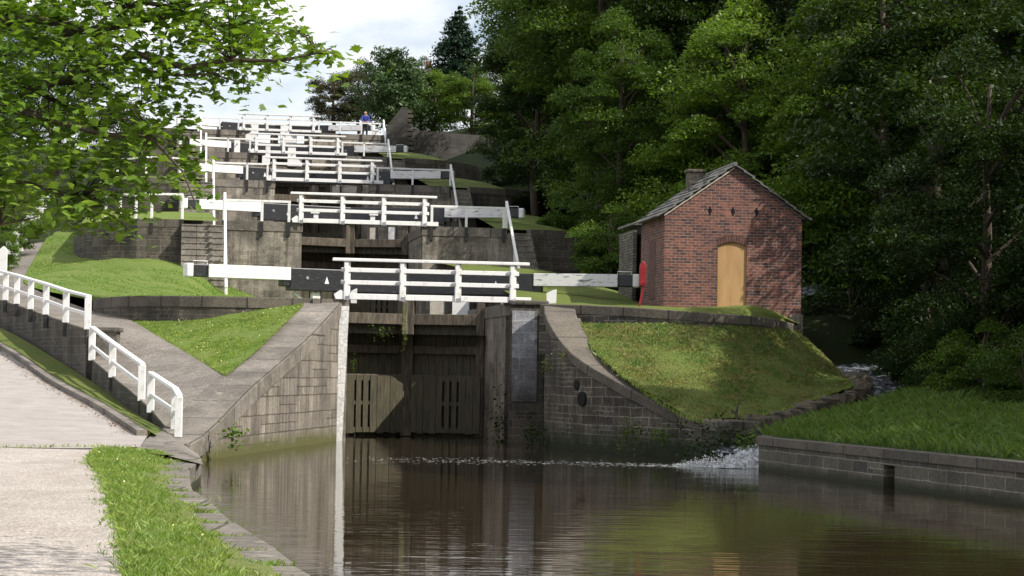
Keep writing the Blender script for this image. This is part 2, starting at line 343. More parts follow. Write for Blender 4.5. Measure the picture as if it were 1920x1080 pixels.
def patch(name, rows, mat, nu=8, nv=8, amp=0.03, fr=0.7, uvs=1.0):
    """surface through rows of points, each row the same length"""
    rows = [[Vector(p) for p in r] for r in rows]
    def cr(p, t):
        n = len(p) - 1; x = t * n; i = min(int(x), n - 1); f = x - i
        p1, p2 = p[i], p[i + 1]; p0 = p[i - 1] if i > 0 else p1 * 2 - p2; p3 = p[i + 2] if i + 2 <= n else p2 * 2 - p1
        return 0.5 * ((2 * p1) + (p2 - p0) * f + (2 * p0 - 5 * p1 + 4 * p2 - p3) * f * f + (3 * p1 - p0 - 3 * p2 + p3) * f ** 3)
    NU = nu * (len(rows[0]) - 1); NV = nv * (len(rows) - 1)
    cols = [[cr(r, j / NU) for j in range(NU + 1)] for r in rows]
    g = [[cr([c[j] for c in cols], i / NV) for j in range(NU + 1)] for i in range(NV + 1)]
    m = MB(); vs = []; uv = []
    for i in range(NV + 1):
        for j in range(NU + 1):
            p = g[i][j].copy()
            ed = 1.0 if 0 < i < NV and 0 < j < NU else 0.0
            p.z += amp * ed * noise.noise(p * fr) + amp * 0.5 * ed * noise.noise(p * fr * 3.1)
            vs.append(tuple(p))
    fs = [(i * (NU + 1) + j, i * (NU + 1) + j + 1, (i + 1) * (NU + 1) + j + 1, (i + 1) * (NU + 1) + j) for i in range(NV) for j in range(NU)]
    me = bpy.data.meshes.new(name); me.from_pydata(vs, [], fs)
    ul = me.uv_layers.new(name='UVMap')
    co = np.array(vs)[np.array([l.vertex_index for l in me.loops])][:, :2]
    ul.data.foreach_set('uv', co.ravel())
    me.materials.append(MATS[mat]); me.polygons.foreach_set('use_smooth', [True] * len(fs))
    if sum((me.polygons[k].normal.z for k in range(0, len(fs), max(1, len(fs) // 20)))) < 0: me.flip_normals()
    o = bpy.data.objects.new(name, me); COL.objects.link(o); return o, g

def wall_poly(pts, thick, zb, m, side=1):
    """wall along pts (x,y,ztop); thick is offset to the left(+)/right(-) ; zb bottom"""
    n = len(pts); P3 = [Vector(p) for p in pts]; off = []
    for i in range(n):
        d = (P3[min(i + 1, n - 1)] - P3[max(i - 1, 0)]); d.z = 0; d.normalize()
        off.append(Vector((-d.y, d.x, 0)) * thick)
    s = 0; S = [0]
    for i in range(n - 1): s += (Vector((P3[i + 1].x - P3[i].x, P3[i + 1].y - P3[i].y, 0))).length; S.append(s)
    for i in range(n - 1):
        a, b = P3[i], P3[i + 1]; a2, b2 = a + off[i], b + off[i + 1]
        z0 = zb if isinstance(zb, (int, float)) else None
        za, zbb = (zb, zb) if z0 is not None else (zb[i], zb[i + 1])
        lo = lambda p, z: Vector((p.x, p.y, z))
        m.face([lo(a, za), lo(b, zbb), b, a], [(S[i], za), (S[i + 1], zbb), (S[i + 1], b.z), (S[i], a.z)])
        m.face([lo(b2, zbb), lo(a2, za), a2, b2], [(S[i + 1], zbb), (S[i], za), (S[i], a.z), (S[i + 1], b.z)])
        m.face([a, b, b2, a2], [(S[i], 0), (S[i + 1], 0), (S[i + 1], thick), (S[i], thick)])
    for i in (0, n - 1):
        a = P3[i]; a2 = a + off[i]; za = zb if isinstance(zb, (int, float)) else zb[i]
        m.face([(a.x, a.y, za), a, a2, (a2.x, a2.y, za)])
    return m
def dens(pts, step=0.6):
    out = []
    P3 = [Vector(p) for p in pts]; n = len(P3) - 1
    for i in range(n):
        p1, p2 = P3[i], P3[i + 1]; p0 = P3[i - 1] if i > 0 else p1 * 2 - p2; p3 = P3[i + 2] if i + 2 <= n else p2 * 2 - p1
        k = max(1, int((p2 - p1).length / step))
        for j in range(k):
            f = j / k
            out.append(0.5 * ((2 * p1) + (p2 - p0) * f + (2 * p0 - 5 * p1 + 4 * p2 - p3) * f * f + (3 * p1 - p0 - 3 * p2 + p3) * f ** 3))
    out.append(P3[-1]); return out

# ------------------------------------------------------------------ leaves and blades
def quads_object(name, co, nper, mat, parent=None, base=None):
    """co: (N*nper,3)"""
    n = len(co) // nper
    if base is not None: co = co - np.array(base)
    me = bpy.data.meshes.new(name); me.vertices.add(len(co)); me.vertices.foreach_set('co', co.astype(np.float32).ravel())
    me.loops.add(len(co)); me.loops.foreach_set('vertex_index', np.arange(len(co), dtype=np.int32))
    me.polygons.add(n); me.polygons.foreach_set('loop_start', np.arange(0, len(co), nper, dtype=np.int32))
    me.polygons.foreach_set('loop_total', np.full(n, nper, dtype=np.int32))
    me.update(calc_edges=True); me.materials.append(MATS[mat])
    o = bpy.data.objects.new(name, me); COL.objects.link(o)
    if parent is not None: o.parent = parent
    elif base is not None: o.location = base
    return o
def frames(n, tilt, rg):
    """random leaf frames: normal within tilt of up; returns x(tip dir), y, n"""
    th = rg.uniform(0, 2 * np.pi, n); ti = np.abs(rg.normal(0, tilt, n))
    nn = np.stack([np.sin(ti) * np.cos(th), np.sin(ti) * np.sin(th), np.cos(ti)], 1)
    r = rg.normal(size=(n, 3)); x = np.cross(nn, r); x /= np.linalg.norm(x, axis=1, keepdims=True) + 1e-9
    y = np.cross(nn, x); return x, y, nn
def kite_leaves(c, size, tilt, rg, w=0.52):
    n = len(c); x, y, nn = frames(n, tilt, rg); s = (size * rg.uniform(0.6, 1.35, n))[:, None]
    a = c - x * s * 0.5; b = c + y * s * w * 0.5 - nn * s * 0.08; t = c + x * s * 0.55 - nn * s * 0.12; d = c - y * s * w * 0.5 - nn * s * 0.08
    return np.stack([a, b, t, d], 1).reshape(-1, 3)
def crown_points(Rc, Hc, K, n, rg, flat=0.55, rc=0.27, lean=1.0):
    """leaf clumps set through an uneven crown; centre at origin, radii Rc,Rc,Hc"""
    d = rg.normal(size=(K, 3)); d /= np.linalg.norm(d, axis=1, keepdims=True)
    rr = rg.uniform(0.35, 1.0, K) ** 0.45 * (0.86 + 0.25 * np.sin(3 * np.arctan2(d[:, 1], d[:, 0]) + rg.uniform(0, 6)) * np.cos(2.3 * d[:, 2] + 1))
    cc = d * rr[:, None] * np.array([Rc, Rc, Hc])
    # crowns are narrower at the top
    k = 1 - 0.25 * np.clip(cc[:, 2:3] / Hc, 0, 1); cc[:, :2] *= k
    per = n // K; out = []
    for i in range(K):
        r = Rc * rc * rg.uniform(0.6, 1.35); m = int(per * rg.uniform(0.7, 1.3))
        e = rg.normal(size=(m, 3)); e /= np.linalg.norm(e, axis=1, keepdims=True)
        e *= (rg.uniform(0, 1, m) ** 0.38)[:, None]
        e[:, 2] = np.where(e[:, 2] < 0, e[:, 2] * 0.45, e[:, 2])
        # clumps droop towards their rim
        p = cc[i] + e * np.array([r, r, r * flat]); p[:, 2] -= 0.35 * (e[:, 0] ** 2 + e[:, 1] ** 2) * r
        out.append(p)
    return np.concatenate(out), cc
def trunk_mesh(m, H, r0, cc, z0, rg, off):
    """tapered trunk from 0 to H with limbs out to some clumps; off = crown centre height"""
    pts = [(0.12 * math.sin(i * 1.3), 0.12 * math.cos(i * 1.7), z0 + (H - z0) * i / 7) for i in range(8)]
    m.tube(pts, [r0 * (1 - 0.8 * i / 7) for i in range(8)], 9)
    idx = rg.choice(len(cc), min(16, len(cc)), replace=False)
    for i in idx:
        e = Vector(cc[i]) + Vector((0, 0, off)); s = max(z0 + 1, min(H * 0.8, e.z - 0.5 * math.hypot(e.x, e.y) - 0.5))
        a = Vector((0, 0, s)); mid = a.lerp(e, 0.5) + Vector((0, 0, 0.25 * (e - a).length * 0.4))
        m.tube([a, mid, e], [r0 * 0.36, r0 * 0.2, r0 * 0.05], 6, False)

PROTO = {}
def proto_tree(key, H, Rc, Hc, n, K, size, mat, seed, tilt=0.75, low=0.0):
    rg = np.random.default_rng(seed)
    p, cc = crown_points(Rc, Hc, K, n, rg)
    co = kite_leaves(p, size, tilt, rg) + np.array([0, 0, H - Hc])
    m = MB(); trunk_mesh(m, H - 0.25 * Hc, Rc * 0.065, cc, -1.0, rg, H - Hc)
    PROTO[key] = (co, m, mat)
    crown = quads_object('crown', co, 4, mat); trunk = m.build('trunk', 'bark', smooth=True)
    COL.objects.unlink(crown); COL.objects.unlink(trunk); PROTO[key] = (crown, trunk)
def put_tree(key, x, y, z, s, label, cat='tree', group=None, name='tree', rz=None, sz=None, mat=None):
    r = empty(name, (x, y, z), label, cat, group, rz if rz is not None else random.uniform(0, 6.28)); r.scale = (s, s, sz or s)
    for o in PROTO[key]:
        c = o.copy(); COL.objects.link(c); c.parent = r; c.name = o.name.split('.')[0]
        if mat and c.name.startswith('crown'):
            if c.data.users > 1 and mat != c.data.materials[0].name:
                c.material_slots[0].link = 'OBJECT'; c.material_slots[0].material = MATS[mat]
    return r

# ================================================================== THE SETTING
def zprof(a):
    if a < 0: return 4.0
    if a > 110: return 18.6
    return 4.1 + a * 0.1636
def ground_z(x, y):
    dx, dy = x - OX, y - OY; b = dx * CP + dy * SP; a = -dx * SP + dy * CP
    z = zprof(a) - 1.6
    if abs(b) < 8.5: z -= 3.5
    elif b < 0: z -= 1.4
    if b > 12: z += min(1.0, (b - 12) * .8)
    if b > 15.5: z += (b - 15.5) * 0.30
    if b < -14: z -= min((-14 - b) * 0.02, 2)
    if a < 3:                                    # the pool and its banks
        t = min(1, max(0, (3 - a) / 8))
        low = -1.6
        if b > 14: low = 1.2 + (b - 14) * 0.22
        if x < -14: low = min(z, 0.2 + max(0, y - 40) * 0.11)
        z = z * (1 - t) + low * t
    if a > 112: z += max(0, (a - 150)) * 0.02
    return z
m = MB()
xs = list(np.arange(-70, 90.1, 2.5)); ys = list(np.arange(-40, 260.1, 2.5))
xs = [-900, -300, -130] + xs + [150, 320, 900]; ys = [-300, -120] + ys + [320, 500, 1500]
vs = [(x, y, ground_z(x, y) + 0.25 * noise.noise(Vector((x, y, 0)) * 0.2)) for y in ys for x in xs]
nx = len(xs); fs = [(i * nx + j, i * nx + j + 1, (i + 1) * nx + j + 1, (i + 1) * nx + j) for i in range(len(ys) - 1) for j in range(nx - 1)]
me = bpy.data.meshes.new('hillside'); me.from_pydata(vs, [], fs); me.materials.append(MATS['hill_ground'])
me.polygons.foreach_set('use_smooth', [True] * len(fs))
o = bpy.data.objects.new('hillside', me); COL.objects.link(o); kind(o, 'structure')

# water of the lower pool
m = MB(); m.face([(-13, -30, 0), (60, -30, 0), (60, 66, 0), (-13, 66, 0)])
kind(m.build('water', 'canal_water'), 'structure')
for k in range(5):
    m = MB(); z = ZL[k] - 0.9; m.face([LF(-2.37, AL[k] + 4.6, z), LF(2.37, AL[k] + 4.6, z), LF(2.37, AL[k + 1] + 3.3, z), LF(-2.37, AL[k + 1] + 3.3, z)])
    kind(m.build('chamber_water', 'canal_water'), 'structure')

# --- left side: ramp of setts
ramp_rows = [
 [P(330, 824, 46.6), P(368, 848, 46.4)],
 [P(311, 804, 47.8), P(385, 800, 48.2)],
 [P(268, 756, 50.6), P(405, 745, 50.6)],
 [P(222, 716, 54.3), P(422, 706, 52.6)],
 [P(174, 676, 57.4), P(350, 662, 57)],
 [P(165, 621, 58.3), P(300, 633, 59.4)],
 [P(100, 597, 62.8), P(230, 593, 63)],
 [P(0, 564, 71.5), P(174, 583, 67)],
 [P(-90, 540, 80), P(60, 540, 73)],
 [P(8, 512, 84), P(46, 519, 80)],
 [P(46, 462, 97), P(76, 466, 95)],
 [P(72, 430, 108), P(92, 436, 106)],
 [P(95, 395, 120), P(118, 392, 120)]]
o, RG = patch('ramp_path', ramp_rows, 'sett', 8, 5, 0.02); kind(o, 'structure')
# paved landing at the foot of the ramp
o, _ = patch('paved_landing', [
 [PZ(255, 841, .52), PZ(300, 851, .48), PZ(345, 862, .44), PZ(381, 871, .40)],
 [P(279, 820, 44), PZ(305, 826, .56), PZ(338, 838, .51), P(368, 848, 46.4)],
 [P(311, 805, 47.6), P(317, 811, 47.3), P(325, 819, 46.9), P(332, 825, 46.6)]], 'coping_stone', 4, 5, 0.006); kind(o, 'structure')
# lower tarmac path with its grassy strip
K = [P(-150, 590, 76), P(0, 648, 65), P(105, 717, 56), P(198, 767, 49.3), P(276, 817, 44)]
Wt = [P(-90, 538, 80), P(0, 564, 71.5), P(163, 620, 58.1), P(172, 676, 57.4), P(268, 756, 50.6), P(311, 804, 47.8)]   # top of the wall under the railing
Wb = [P(-150, 560, 79), P(0, 614, 69), P(165, 711, 57.4), P(240, 765, 52.2), P(316, 812, 47.2)]
o, _ = patch('lower_path', [[k + Vector((-9.5, -2.5, 0.12)) for k in K], [k + Vector((-4, -1, 0.05)) for k in K], K], 'tarmac', 6, 5, 0.01); kind(o, 'structure')
o, _ = patch('grass_verge', [[k + Vector((0.16, 0.05, 0.02)) for k in K], [k.lerp(b_, .5) + Vector((0, 0, -.02)) for k, b_ in zip(K, Wb)], Wb], 'mound_grass', 10, 4, 0.03); kind(o, 'structure')
# towpath
GE = [(120, 838), (168, 858), (190, 895), (203, 940), (222, 1000), (230, 1050), (233, 1085), (238, 1300), (150, 2400)]
ge = [PZ(u, v, .505) for u, v in GE]; ge[0] = PZ(262, 838, .505) + Vector((0, .8, 0))
NEAR = K[-1].z
o, _ = patch('towpath', [[Vector((-17, g.y + 0.3, .52 + .03 * (g.y > 40))) for g in ge], [Vector((-10 + 0.12 * (40 - g.y), g.y, .52)) for g in ge], ge], 'gravel', 8, 4, 0.012); kind(o, 'structure')
far = [Vector((-17, ge[0].y + .3, .55)), PZ(40, 838, .53), ge[0]]
o, _ = patch('path_joint', [[K[-1] + Vector((-9.5, -2.5, 0.12)), K[-1] + Vector((-4, -1, 0.05)), K[-1]], [Vector((-17, ge[0].y - .1, .545)), PZ(40, 839, .53), PZ(262, 838, .53)]], 'tarmac', 8, 6, 0.008); kind(o, 'structure')
# grass bank between towpath and water
BE = [(372, 866), (368, 872), (350, 888), (352, 925), (385, 950), (438, 1000), (512, 1050), (556, 1083), (760, 1240), (1900, 2400)]
be = [PZ(u, v, .33) for u, v in BE]
gl = [PZ(300, 852, .50), PZ(200, 838, .525)] + [ge[1] + Vector((-.05, .05, .015))] + [g_ + Vector((0, 0, .015)) for g_ in ge[2:]]
n = len(gl)
rows = [gl, [g.lerp(b_, .5) + Vector((0, 0, .04)) for g, b_ in zip(gl, be[:n])], be[:n]]
o, BG = patch('bank_grass', rows, 'bank_lawn', 10, 10, 0.035, 1.3); kind(o, 'structure')
# quay stone under the bank edge
m = MB(); q = dens([(p.x + 0.05, p.y, p.z - .02) for p in be], 0.5); wall_poly([(p.x, p.y, p.z) for p in q], -0.5, -0.8, m)
tag(m.build('canal_bank_edge', 'bank_stone', base=tuple(be[4])), 'low mossy stone edge between the towpath grass and the canal water', 'canal edge')

# grass triangle beside the ramp
o, TG = patch('lawn', [
 [P(230, 593, 63), P(336, 585, 62.4), P(470, 573, 62.1), P(576, 565, 61.9)],
 [P(300, 633, 59.4), P(380, 620, 60), P(470, 610, 59.6), P(535, 606, 58.6)],
 [P(350, 662, 57), P(395, 658, 56.6), P(440, 656, 56), P(476, 662, 55.1)],
 [P(418, 702, 52.8), P(420, 704, 52.7), P(422, 705, 52.7), P(424, 704, 52.6)]], 'lawn', 8, 8, 0.05, 0.9); kind(o, 'structure')

# terrace lawns, one behind each low wall, climbing to the next retaining wall
def terrace(k, side, b0, b1, hw, mat, name='lawn', dome=0.0, a0=0.3):
    z0, z1 = ZL6[k], ZL6[k + 1] - hw; A0, A1 = AL[k] + a0, AL[k + 1]
    rows = []
    for t in (0, .25, .5, .75, 1):
        r = []
        for s in (0, .33, .66, 1):
            b = (b0 + (b1 - b0) * s); st = A0 + (0 if not k else ((0.1, .5, 2.0, 5.0) if side > 0 else (0.0, .1, 1.2, 4.6))[round(s * 3)])
            a = st + (A1 + (1.5 + s * 3 if t == 1 else 0) - st) * t
            z = z0 + (z1 - z0) * t + dome * math.sin(math.pi * t) * (1 if s < .8 else .1) - (0.9 * s ** 3 if side > 0 else 0)
            r.append(LF(side * b, a, z))
        rows.append(r)
    o, g = patch(name, rows, mat, 5, 6, 0.08, 0.5); kind(o, 'structure'); return g
# left lawn of the first stage, its edge follows the ramp
o, LG = patch('lawn', [
 [LF(-2.5, .5, 4.08), LF(-5.5, .4, 4.08), LF(-7.4, .8, 4.08), LF(-8.8, 2.2, 4.08), LF(-9.8, 6.7, 4.06)],
 [LF(-2.5, 6, 4.1), LF(-5.5, 6, 4.15), LF(-7.4, 6, 4.25), LF(-9, 8, 4.4), P(60, 538, 74) ],
 [LF(-2.5, 12, 4.1), LF(-5.5, 12, 4.3), LF(-7.4, 12, 4.8), P(160, 505, 80), P(46, 519, 80.2)],
 [LF(-2.5, 17, 4.12), LF(-5.5, 17, 4.7), LF(-7.3, 17, 5.5), P(160, 485, 84), P(62, 489, 88)],
 [LF(-2.5, 22.2, 4.15), LF(-5.5, 22.2, 5.3), LF(-7.3, 22.2, 6.05), P(175, 468, 86), P(78, 462, 95.5)],
 [LF(-8, 26, 5.5), LF(-9, 27, 6), LF(-10.2, 28, 6.8), P(190, 440, 92), P(94, 434, 106)]], 'lawn', 6, 7, 0.08, 0.6); kind(o, 'structure')
for k in range(1, 5): terrace(k, -1, 5.6, 11.1, 1.6, 'lawn')
for k in range(0, 5): terrace(k, 1, 5.4 if k else 2.9, (0, 12.2, 12.8, 12.0, 13.5)[k] if k else 9.5, 1.3, 'mound_grass', dome=0.35 if k else 0.1)

# right mound
MR = [
 [P(1080, 606, 60.4), P(1200, 607, 60.1), P(1350, 605, 60.4), P(1430, 600, 61.4), P(1486, 611, 63.5)],
 [P(1108, 649, 58.3), P(1230, 650, 58.3), P(1350, 648, 59), P(1460, 650, 61), P(1535, 655, 63.2)],
 [P(1166, 703, 56), P(1270, 705, 56), P(1370, 705, 57), P(1480, 700, 59), P(1578, 698, 61.7)],
 [P(1300, 788, 52.6), P(1360, 784, 53), P(1420, 780, 53.4), P(1500, 758, 55.5), P(1602, 722, 58.6)]]
o, MG = patch('grass_mound', MR, 'mound_grass', 9, 9, 0.05, 0.8); kind(o, 'structure')
# bank on the right of the stream
A_ = P(1422, 882, 47.6); A_.z = 0; B_ = P(1806, 914, 41.1); B_.z = 0; C_ = P(1928, 930, 38.0); C_.z = 0
D_ = C_ + (C_ - B_).normalized() * 14; n_ = (D_ - A_).normalized(); n_ = Vector((-n_.y, n_.x, 0)) * .36 + Vector((0, 0, .71))
o, RB = patch('rough_bank', [
 [A_.lerp(D_, t_) + n_ for t_ in (.01, .18, .36, .56, .8, 1)],
 [P(1432, 812, 50), P(1580, 795, 49), P(1740, 790, 48), P(1925, 790, 47), P(2300, 790, 45), P(2900, 790, 44)],
 [P(1500, 795, 52), P(1600, 772, 54), P(1740, 745, 55), P(1925, 745, 56), P(2300, 720, 56), P(2900, 700, 56)],
 [P(1620, 780, 58), P(1680, 752, 60), P(1760, 725, 63), P(1925, 700, 64), P(2300, 650, 64), P(2900, 600, 64)]], 'rough_grass', 7, 8, 0.12, 0.7); kind(o, 'structure')
# the overflow stream
cl = [P(1565, 668, 68), P(1612, 698, 63.5), P(1640, 730, 60.3), P(1615, 768, 57), P(1500, 800, 53.6), P(1425, 838, 51.2), P(1400, 850, 50.2)]
cl = dens(cl, .6); rows = []
for i, p in enumerate(cl):
    d = (cl[min(i + 1, len(cl) - 1)] - cl[max(i - 1, 0)]); d.z = 0; d.normalize(); nrm = Vector((-d.y, d.x, 0))
    rows.append([p + nrm * .85 + Vector((0, 0, .03)), p, p - nrm * .85])
o, _ = patch('stream', rows[::2], 'stream_water', 5, 2, 0.10, 3.0); kind(o, 'structure')
# upper run of the overflow stream beside the stages
pts = dens([LF(14.2, a_, zprof(a_) - .35) for a_ in (6, 14, 22, 30, 44, 60)], 1.5); rows = [[p + LF(-1.0, 0, 0) - LF(0, 0, 0), p + Vector((0, 0, .1)), p + LF(1.1, 0, 0) - LF(0, 0, 0)] for p in pts]
o, _ = patch('stream', rows[::2], 'stream_water', 5, 3, 0.15, 2.0); kind(o, 'structure')

# ================================================================== WALLS
# left wing wall
WB = [(-4.92, 61.95, 4.08), (-5.42, 57.9, 3.02), (-5.9, 54.2, 2.2), (-6.28, 51.2, 1.55), (-6.56, 48.9, 0.98), (-6.78, 47.0, .55), (-6.9, 46.0, .42)]
base = Vector((-5.8, 54, 0)); root = empty('wing_wall', base, 'pale streaked stone wing wall sloping down from the lowest gate to the towpath, left of the pool', 'stone wall')
top = dens(WB, .8)
m = MB(); wall_poly([(p.x, p.y, p.z - .42) for p in top], -1.0, -1.2, m); m.build('wall_face', 'wing_stone', root, base)
m = MB(); wall_poly([(p.x + .06, p.y, p.z) for p in top], -1.12, [p.z - .42 for p in top], m); cp = m.build('coping', 'coping_stone', root, base, bevel=.04)
# painted quoin closing it towards the gate
def lbox(m, b0, b1, a0, a1, z0, z1, lean=0.0):
    m.hexa([LF(b0 - lean, a0, z0), LF(b1 - lean, a0, z0), LF(b1 - lean, a1, z0), LF(b0 - lean, a1, z0), LF(b0, a0, z1), LF(b1, a0, z1), LF(b1, a1, z1), LF(b0, a1, z1)])
m = MB(); lbox(m, -2.62, -2.36, -.06, .5, -.5, 3.88, lean=.14)
tag(m.build('painted_quoin', 'white_quoin', base=tuple(LF(-2.5, 0, 0))), 'narrow white painted stone edge left of the lowest gate', 'painted stone')

# right wing wall, darker and rougher
RW = [(0.98, 61.6, 4.02), (1.0, 60.4, 3.75), (1.2, 59.2, 3.25), (1.75, 57.6, 2.55), (2.6, 56.2, 2.0), (3.5, 54.9, 1.5), (4.3, 53.7, 1.1), (4.9, 52.5, .98), (5.35, 51.5, .98)]
base = Vector((2.5, 57, 0)); root = empty('wing_wall', base, 'dark wing wall with pale mortar curving down below the grass mound', 'stone wall')
top = dens(RW, .6)
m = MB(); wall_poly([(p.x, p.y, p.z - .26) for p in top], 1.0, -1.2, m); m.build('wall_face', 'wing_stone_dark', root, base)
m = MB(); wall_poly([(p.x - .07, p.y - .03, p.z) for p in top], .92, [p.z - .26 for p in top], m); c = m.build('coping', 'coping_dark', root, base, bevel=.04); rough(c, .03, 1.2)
# drain holes in the wall
m = MB()
for (u, v, Y, r) in ((1081, 722, 57.5, .13), (1090, 748, 57.2, .20)):
    c0 = P(u, v, Y); m.tube([c0 + Vector((.1, .06, 0)), c0 + Vector((-.012, -.006, 0))], r, 12); m.build('drain_opening', 'vent_black', root, base); m = MB()
# pier with worn white paint
root = empty('gate_pier', LF(2.8, 0, 0), 'stone pier right of the lowest gate with worn white paint on its front', 'stone pier')
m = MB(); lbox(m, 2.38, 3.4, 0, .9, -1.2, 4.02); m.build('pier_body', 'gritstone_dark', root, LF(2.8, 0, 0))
m = MB(); lbox(m, 2.42, 3.16, -.035, .2, 1.2, 3.86, lean=-.02); m.build('painted_face', 'worn_white_quoin', root, LF(2.8, 0, 0))
m = MB(); lbox(m, 2.3, 3.5, -.08, 1.0, 4.02, 4.17); m.build('cap_stone', 'coping_dark', root, LF(2.8, 0, 0), bevel=.05)

# walls of the five stages
TH = ['lowest', 'second', 'third', 'fourth', 'topmost']
BRr = [5.6, 5.75, 6.4, 5.5, 7.4]; BRl = 5.42; SW = 1.62
for k in range(5):
    zt, zb0 = ZL[k], (ZB[k] - 1.3 if k else -1.2)
    a0, a1 = AL[k], AL[k + 1]
    for sd, bo in ((-1, BRl), (1, BRr[k])):
        if k == 0: bo = 2.9 if sd > 0 else 3.4
        base = LF(sd * 3.5, a0, zb0); side = 'left' if sd < 0 else 'right'
        root = empty('lock_wall', base, f'{TH[k]} stage masonry lock wall on the {side} of the gates', 'lock wall')
        m = MB(); bb = sorted((sd * 2.38, sd * bo)); af = a0 + (.06 if k == 0 else 0)
        lbox(m, bb[0], bb[1], af, a1 + 3, zb0, zt - .36); m.build('wall_face', 'gritstone', root, base)
        m = MB(); lbox(m, bb[0] - (.03 if sd > 0 else 0), bb[1] + (.03 if sd < 0 else 0), af - .03, a1 + 3, zt - .36, zt); m.build('coping', 'coping_stone', root, base)
        if k == 0: continue
        # recess where the gate folds back is the dark angled return inside
        # stairs beside the wall
        b0s, b1s = sorted((sd * bo, sd * (bo + (SW if sd < 0 else .95))))
        ns = 15; rise = (ZL[k] - ZL[k - 1]) / ns; m = MB()
        for i in range(ns):
            z1 = ZL[k] - rise * i - .0; aa = a0 + .02 - .30 * i
            lbox(m, b0s + .003, b1s - .003, aa - .30, aa if i else a0 + 1.2, ZL[k - 1] - 1.2, z1 - rise)
            lbox(m, b0s + .02, b1s - .02, aa - .30 - .03, aa - .30 + .25, z1 - rise, z1 - rise + .05)
        lbl = f'{side} flight of worn stone steps climbing to the {TH[k]} stage'
        tag(m.build('stone_steps', 'step_stone', base=tuple(LF(sd * (bo + .8), a0, ZL[k - 1]))), lbl, 'stone steps')
        # outer retaining wall
        if sd < 0:
            pl = [(bo + SW, 0), (bo + SW + 1.7, 0.0), (bo + SW + 3.0, .7), (bo + SW + 3.9, 2.4), (bo + SW + 4.3, 5)]
            dz = [0, -.03, -.12, -.3, -.5]; hb = 2.2
        else:
            e = bo + .95; pl = [(e, 0), (e + 1.9, .3), (e + 4, 1.6), (e + 5.6, 4.2), (e + 6.2, 7)] if k < 4 else [(e, 0), (e + 3, .2), (e + 6.3, .8)]
            dz = [0, -.02, -.08, -.2, -.4][:len(pl)]; hb = 2.6
        q = dens([tuple(LF(sd * b, a0 + a, zt + d)) for (b, a), d in zip(pl, dz)], 1.0)
        if sd > 0: th = .5
        else: th = -.5
        base = LF(sd * (bo + 3), a0, zt)
        root = empty('retaining_wall', base, f'dark curved retaining wall holding the {TH[k]} stage lawn on the {side}', 'stone wall')
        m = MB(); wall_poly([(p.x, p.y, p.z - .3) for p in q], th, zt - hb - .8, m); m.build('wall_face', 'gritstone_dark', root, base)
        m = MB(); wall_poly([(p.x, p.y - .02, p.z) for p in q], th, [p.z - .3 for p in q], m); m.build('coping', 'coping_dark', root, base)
# the higher wall on the right at the top, shade put into its colour, with its gabled end
q = [tuple(LF(8.7, 87, 18.9)), tuple(LF(12, 87.2, 18.8)), tuple(LF(15.2, 88, 18.7))]
m = MB(); wall_poly(q, .6, 13.5, m); tag(m.build('boundary_wall', 'dark_shaded_stone', base=q[0]), 'high stone wall toned dark for shade in front of the trees at the top right of the locks', 'stone wall')
base = LF(7.6, 85.5, 18.5); root = empty('gabled_wall', base, 'dark pointed stone wall end at the head of the locks right of the person', 'stone wall')
m = MB(); 
for j in (0,):
    f = [(7.35, 16.2), (8.75, 16.2), (8.75, 20.25), (8.35, 20.25), (7.35, 18.9)]
    A_ = [LF(b, 85.2, z) for b, z in f]; B_ = [LF(b, 86.0, z) for b, z in f]
    m.face(A_); m.face(B_[::-1])
    for i in range(5): m.face([A_[i], A_[(i + 1) % 5], B_[(i + 1) % 5], B_[i]])
m.build('wall_face', 'dark_shaded_stone', root, base)
m = MB()
for i in range(9): lbox(m, 8.75, 8.95 + .07 * ((i * 5) % 3) + .03 * (9 - i), 85.25, 85.95, 17.3 + i * .32, 17.3 + i * .32 + .22)
m.build('corner_stones', 'gritstone_dark', root, base)

# low curved wall at the top of the left lawn
q = dens([tuple(LF(b, a, 4.08)) for b, a in ((-2.7, .25), (-5.2, .2), (-7.2, .6), (-8.7, 1.9), (-9.5, 4.2), (-9.85, 6.9))], .7)
base = LF(-6, .5, 3.5); root = empty('retaining_wall', base, 'low curved stone wall between the grass triangle and the first lawn', 'stone wall')
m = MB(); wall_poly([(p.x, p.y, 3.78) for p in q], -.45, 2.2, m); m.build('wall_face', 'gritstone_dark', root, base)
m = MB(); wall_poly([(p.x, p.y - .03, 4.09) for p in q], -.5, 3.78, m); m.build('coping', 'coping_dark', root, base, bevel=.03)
# low wall at the top of the mound, in front of the hut
q = dens([P(1012, 570, 61.5), P(1100, 572, 60.9), P(1200, 577, 60.3), P(1330, 587, 60.1), P(1430, 594, 61.1), P(1490, 607, 63.2)], .7)
base = P(1200, 600, 60.5); root = empty('retaining_wall', base, 'low curved stone wall below the brick hut and above the grass mound', 'stone wall')
m = MB(); wall_poly([(p.x, p.y, p.z - .26) for p in q], .45, 2.6, m); m.build('wall_face', 'wing_stone_dark', root, base)
m = MB(); wall_poly([(p.x, p.y - .03, p.z) for p in q], .5, [p.z - .26 for p in q], m); c = m.build('coping', 'coping_dark', root, base, bevel=.03)
# terrace grass in front of the hut
o, HG = patch('lawn', [[p + Vector((0, .45, -.01)) for p in (q[0], q[len(q) // 4], q[len(q) // 2], q[3 * len(q) // 4], q[-1])],
    [P(1040, 568, 63), P(1190, 573, 62.5), P(1330, 577, 61.9), P(1425, 577, 62.3), P(1498, 606, 63.4)],
    [P(1040, 566, 67), P(1190, 570, 67), P(1330, 573, 66), P(1440, 576, 66), P(1496, 604, 66)],
    [P(1040, 556, 72), P(1190, 556, 72), P(1330, 560, 71), P(1430, 575, 70), P(1470, 590, 70)]], 'mound_grass', 7, 5, .05, .9); kind(o, 'structure')

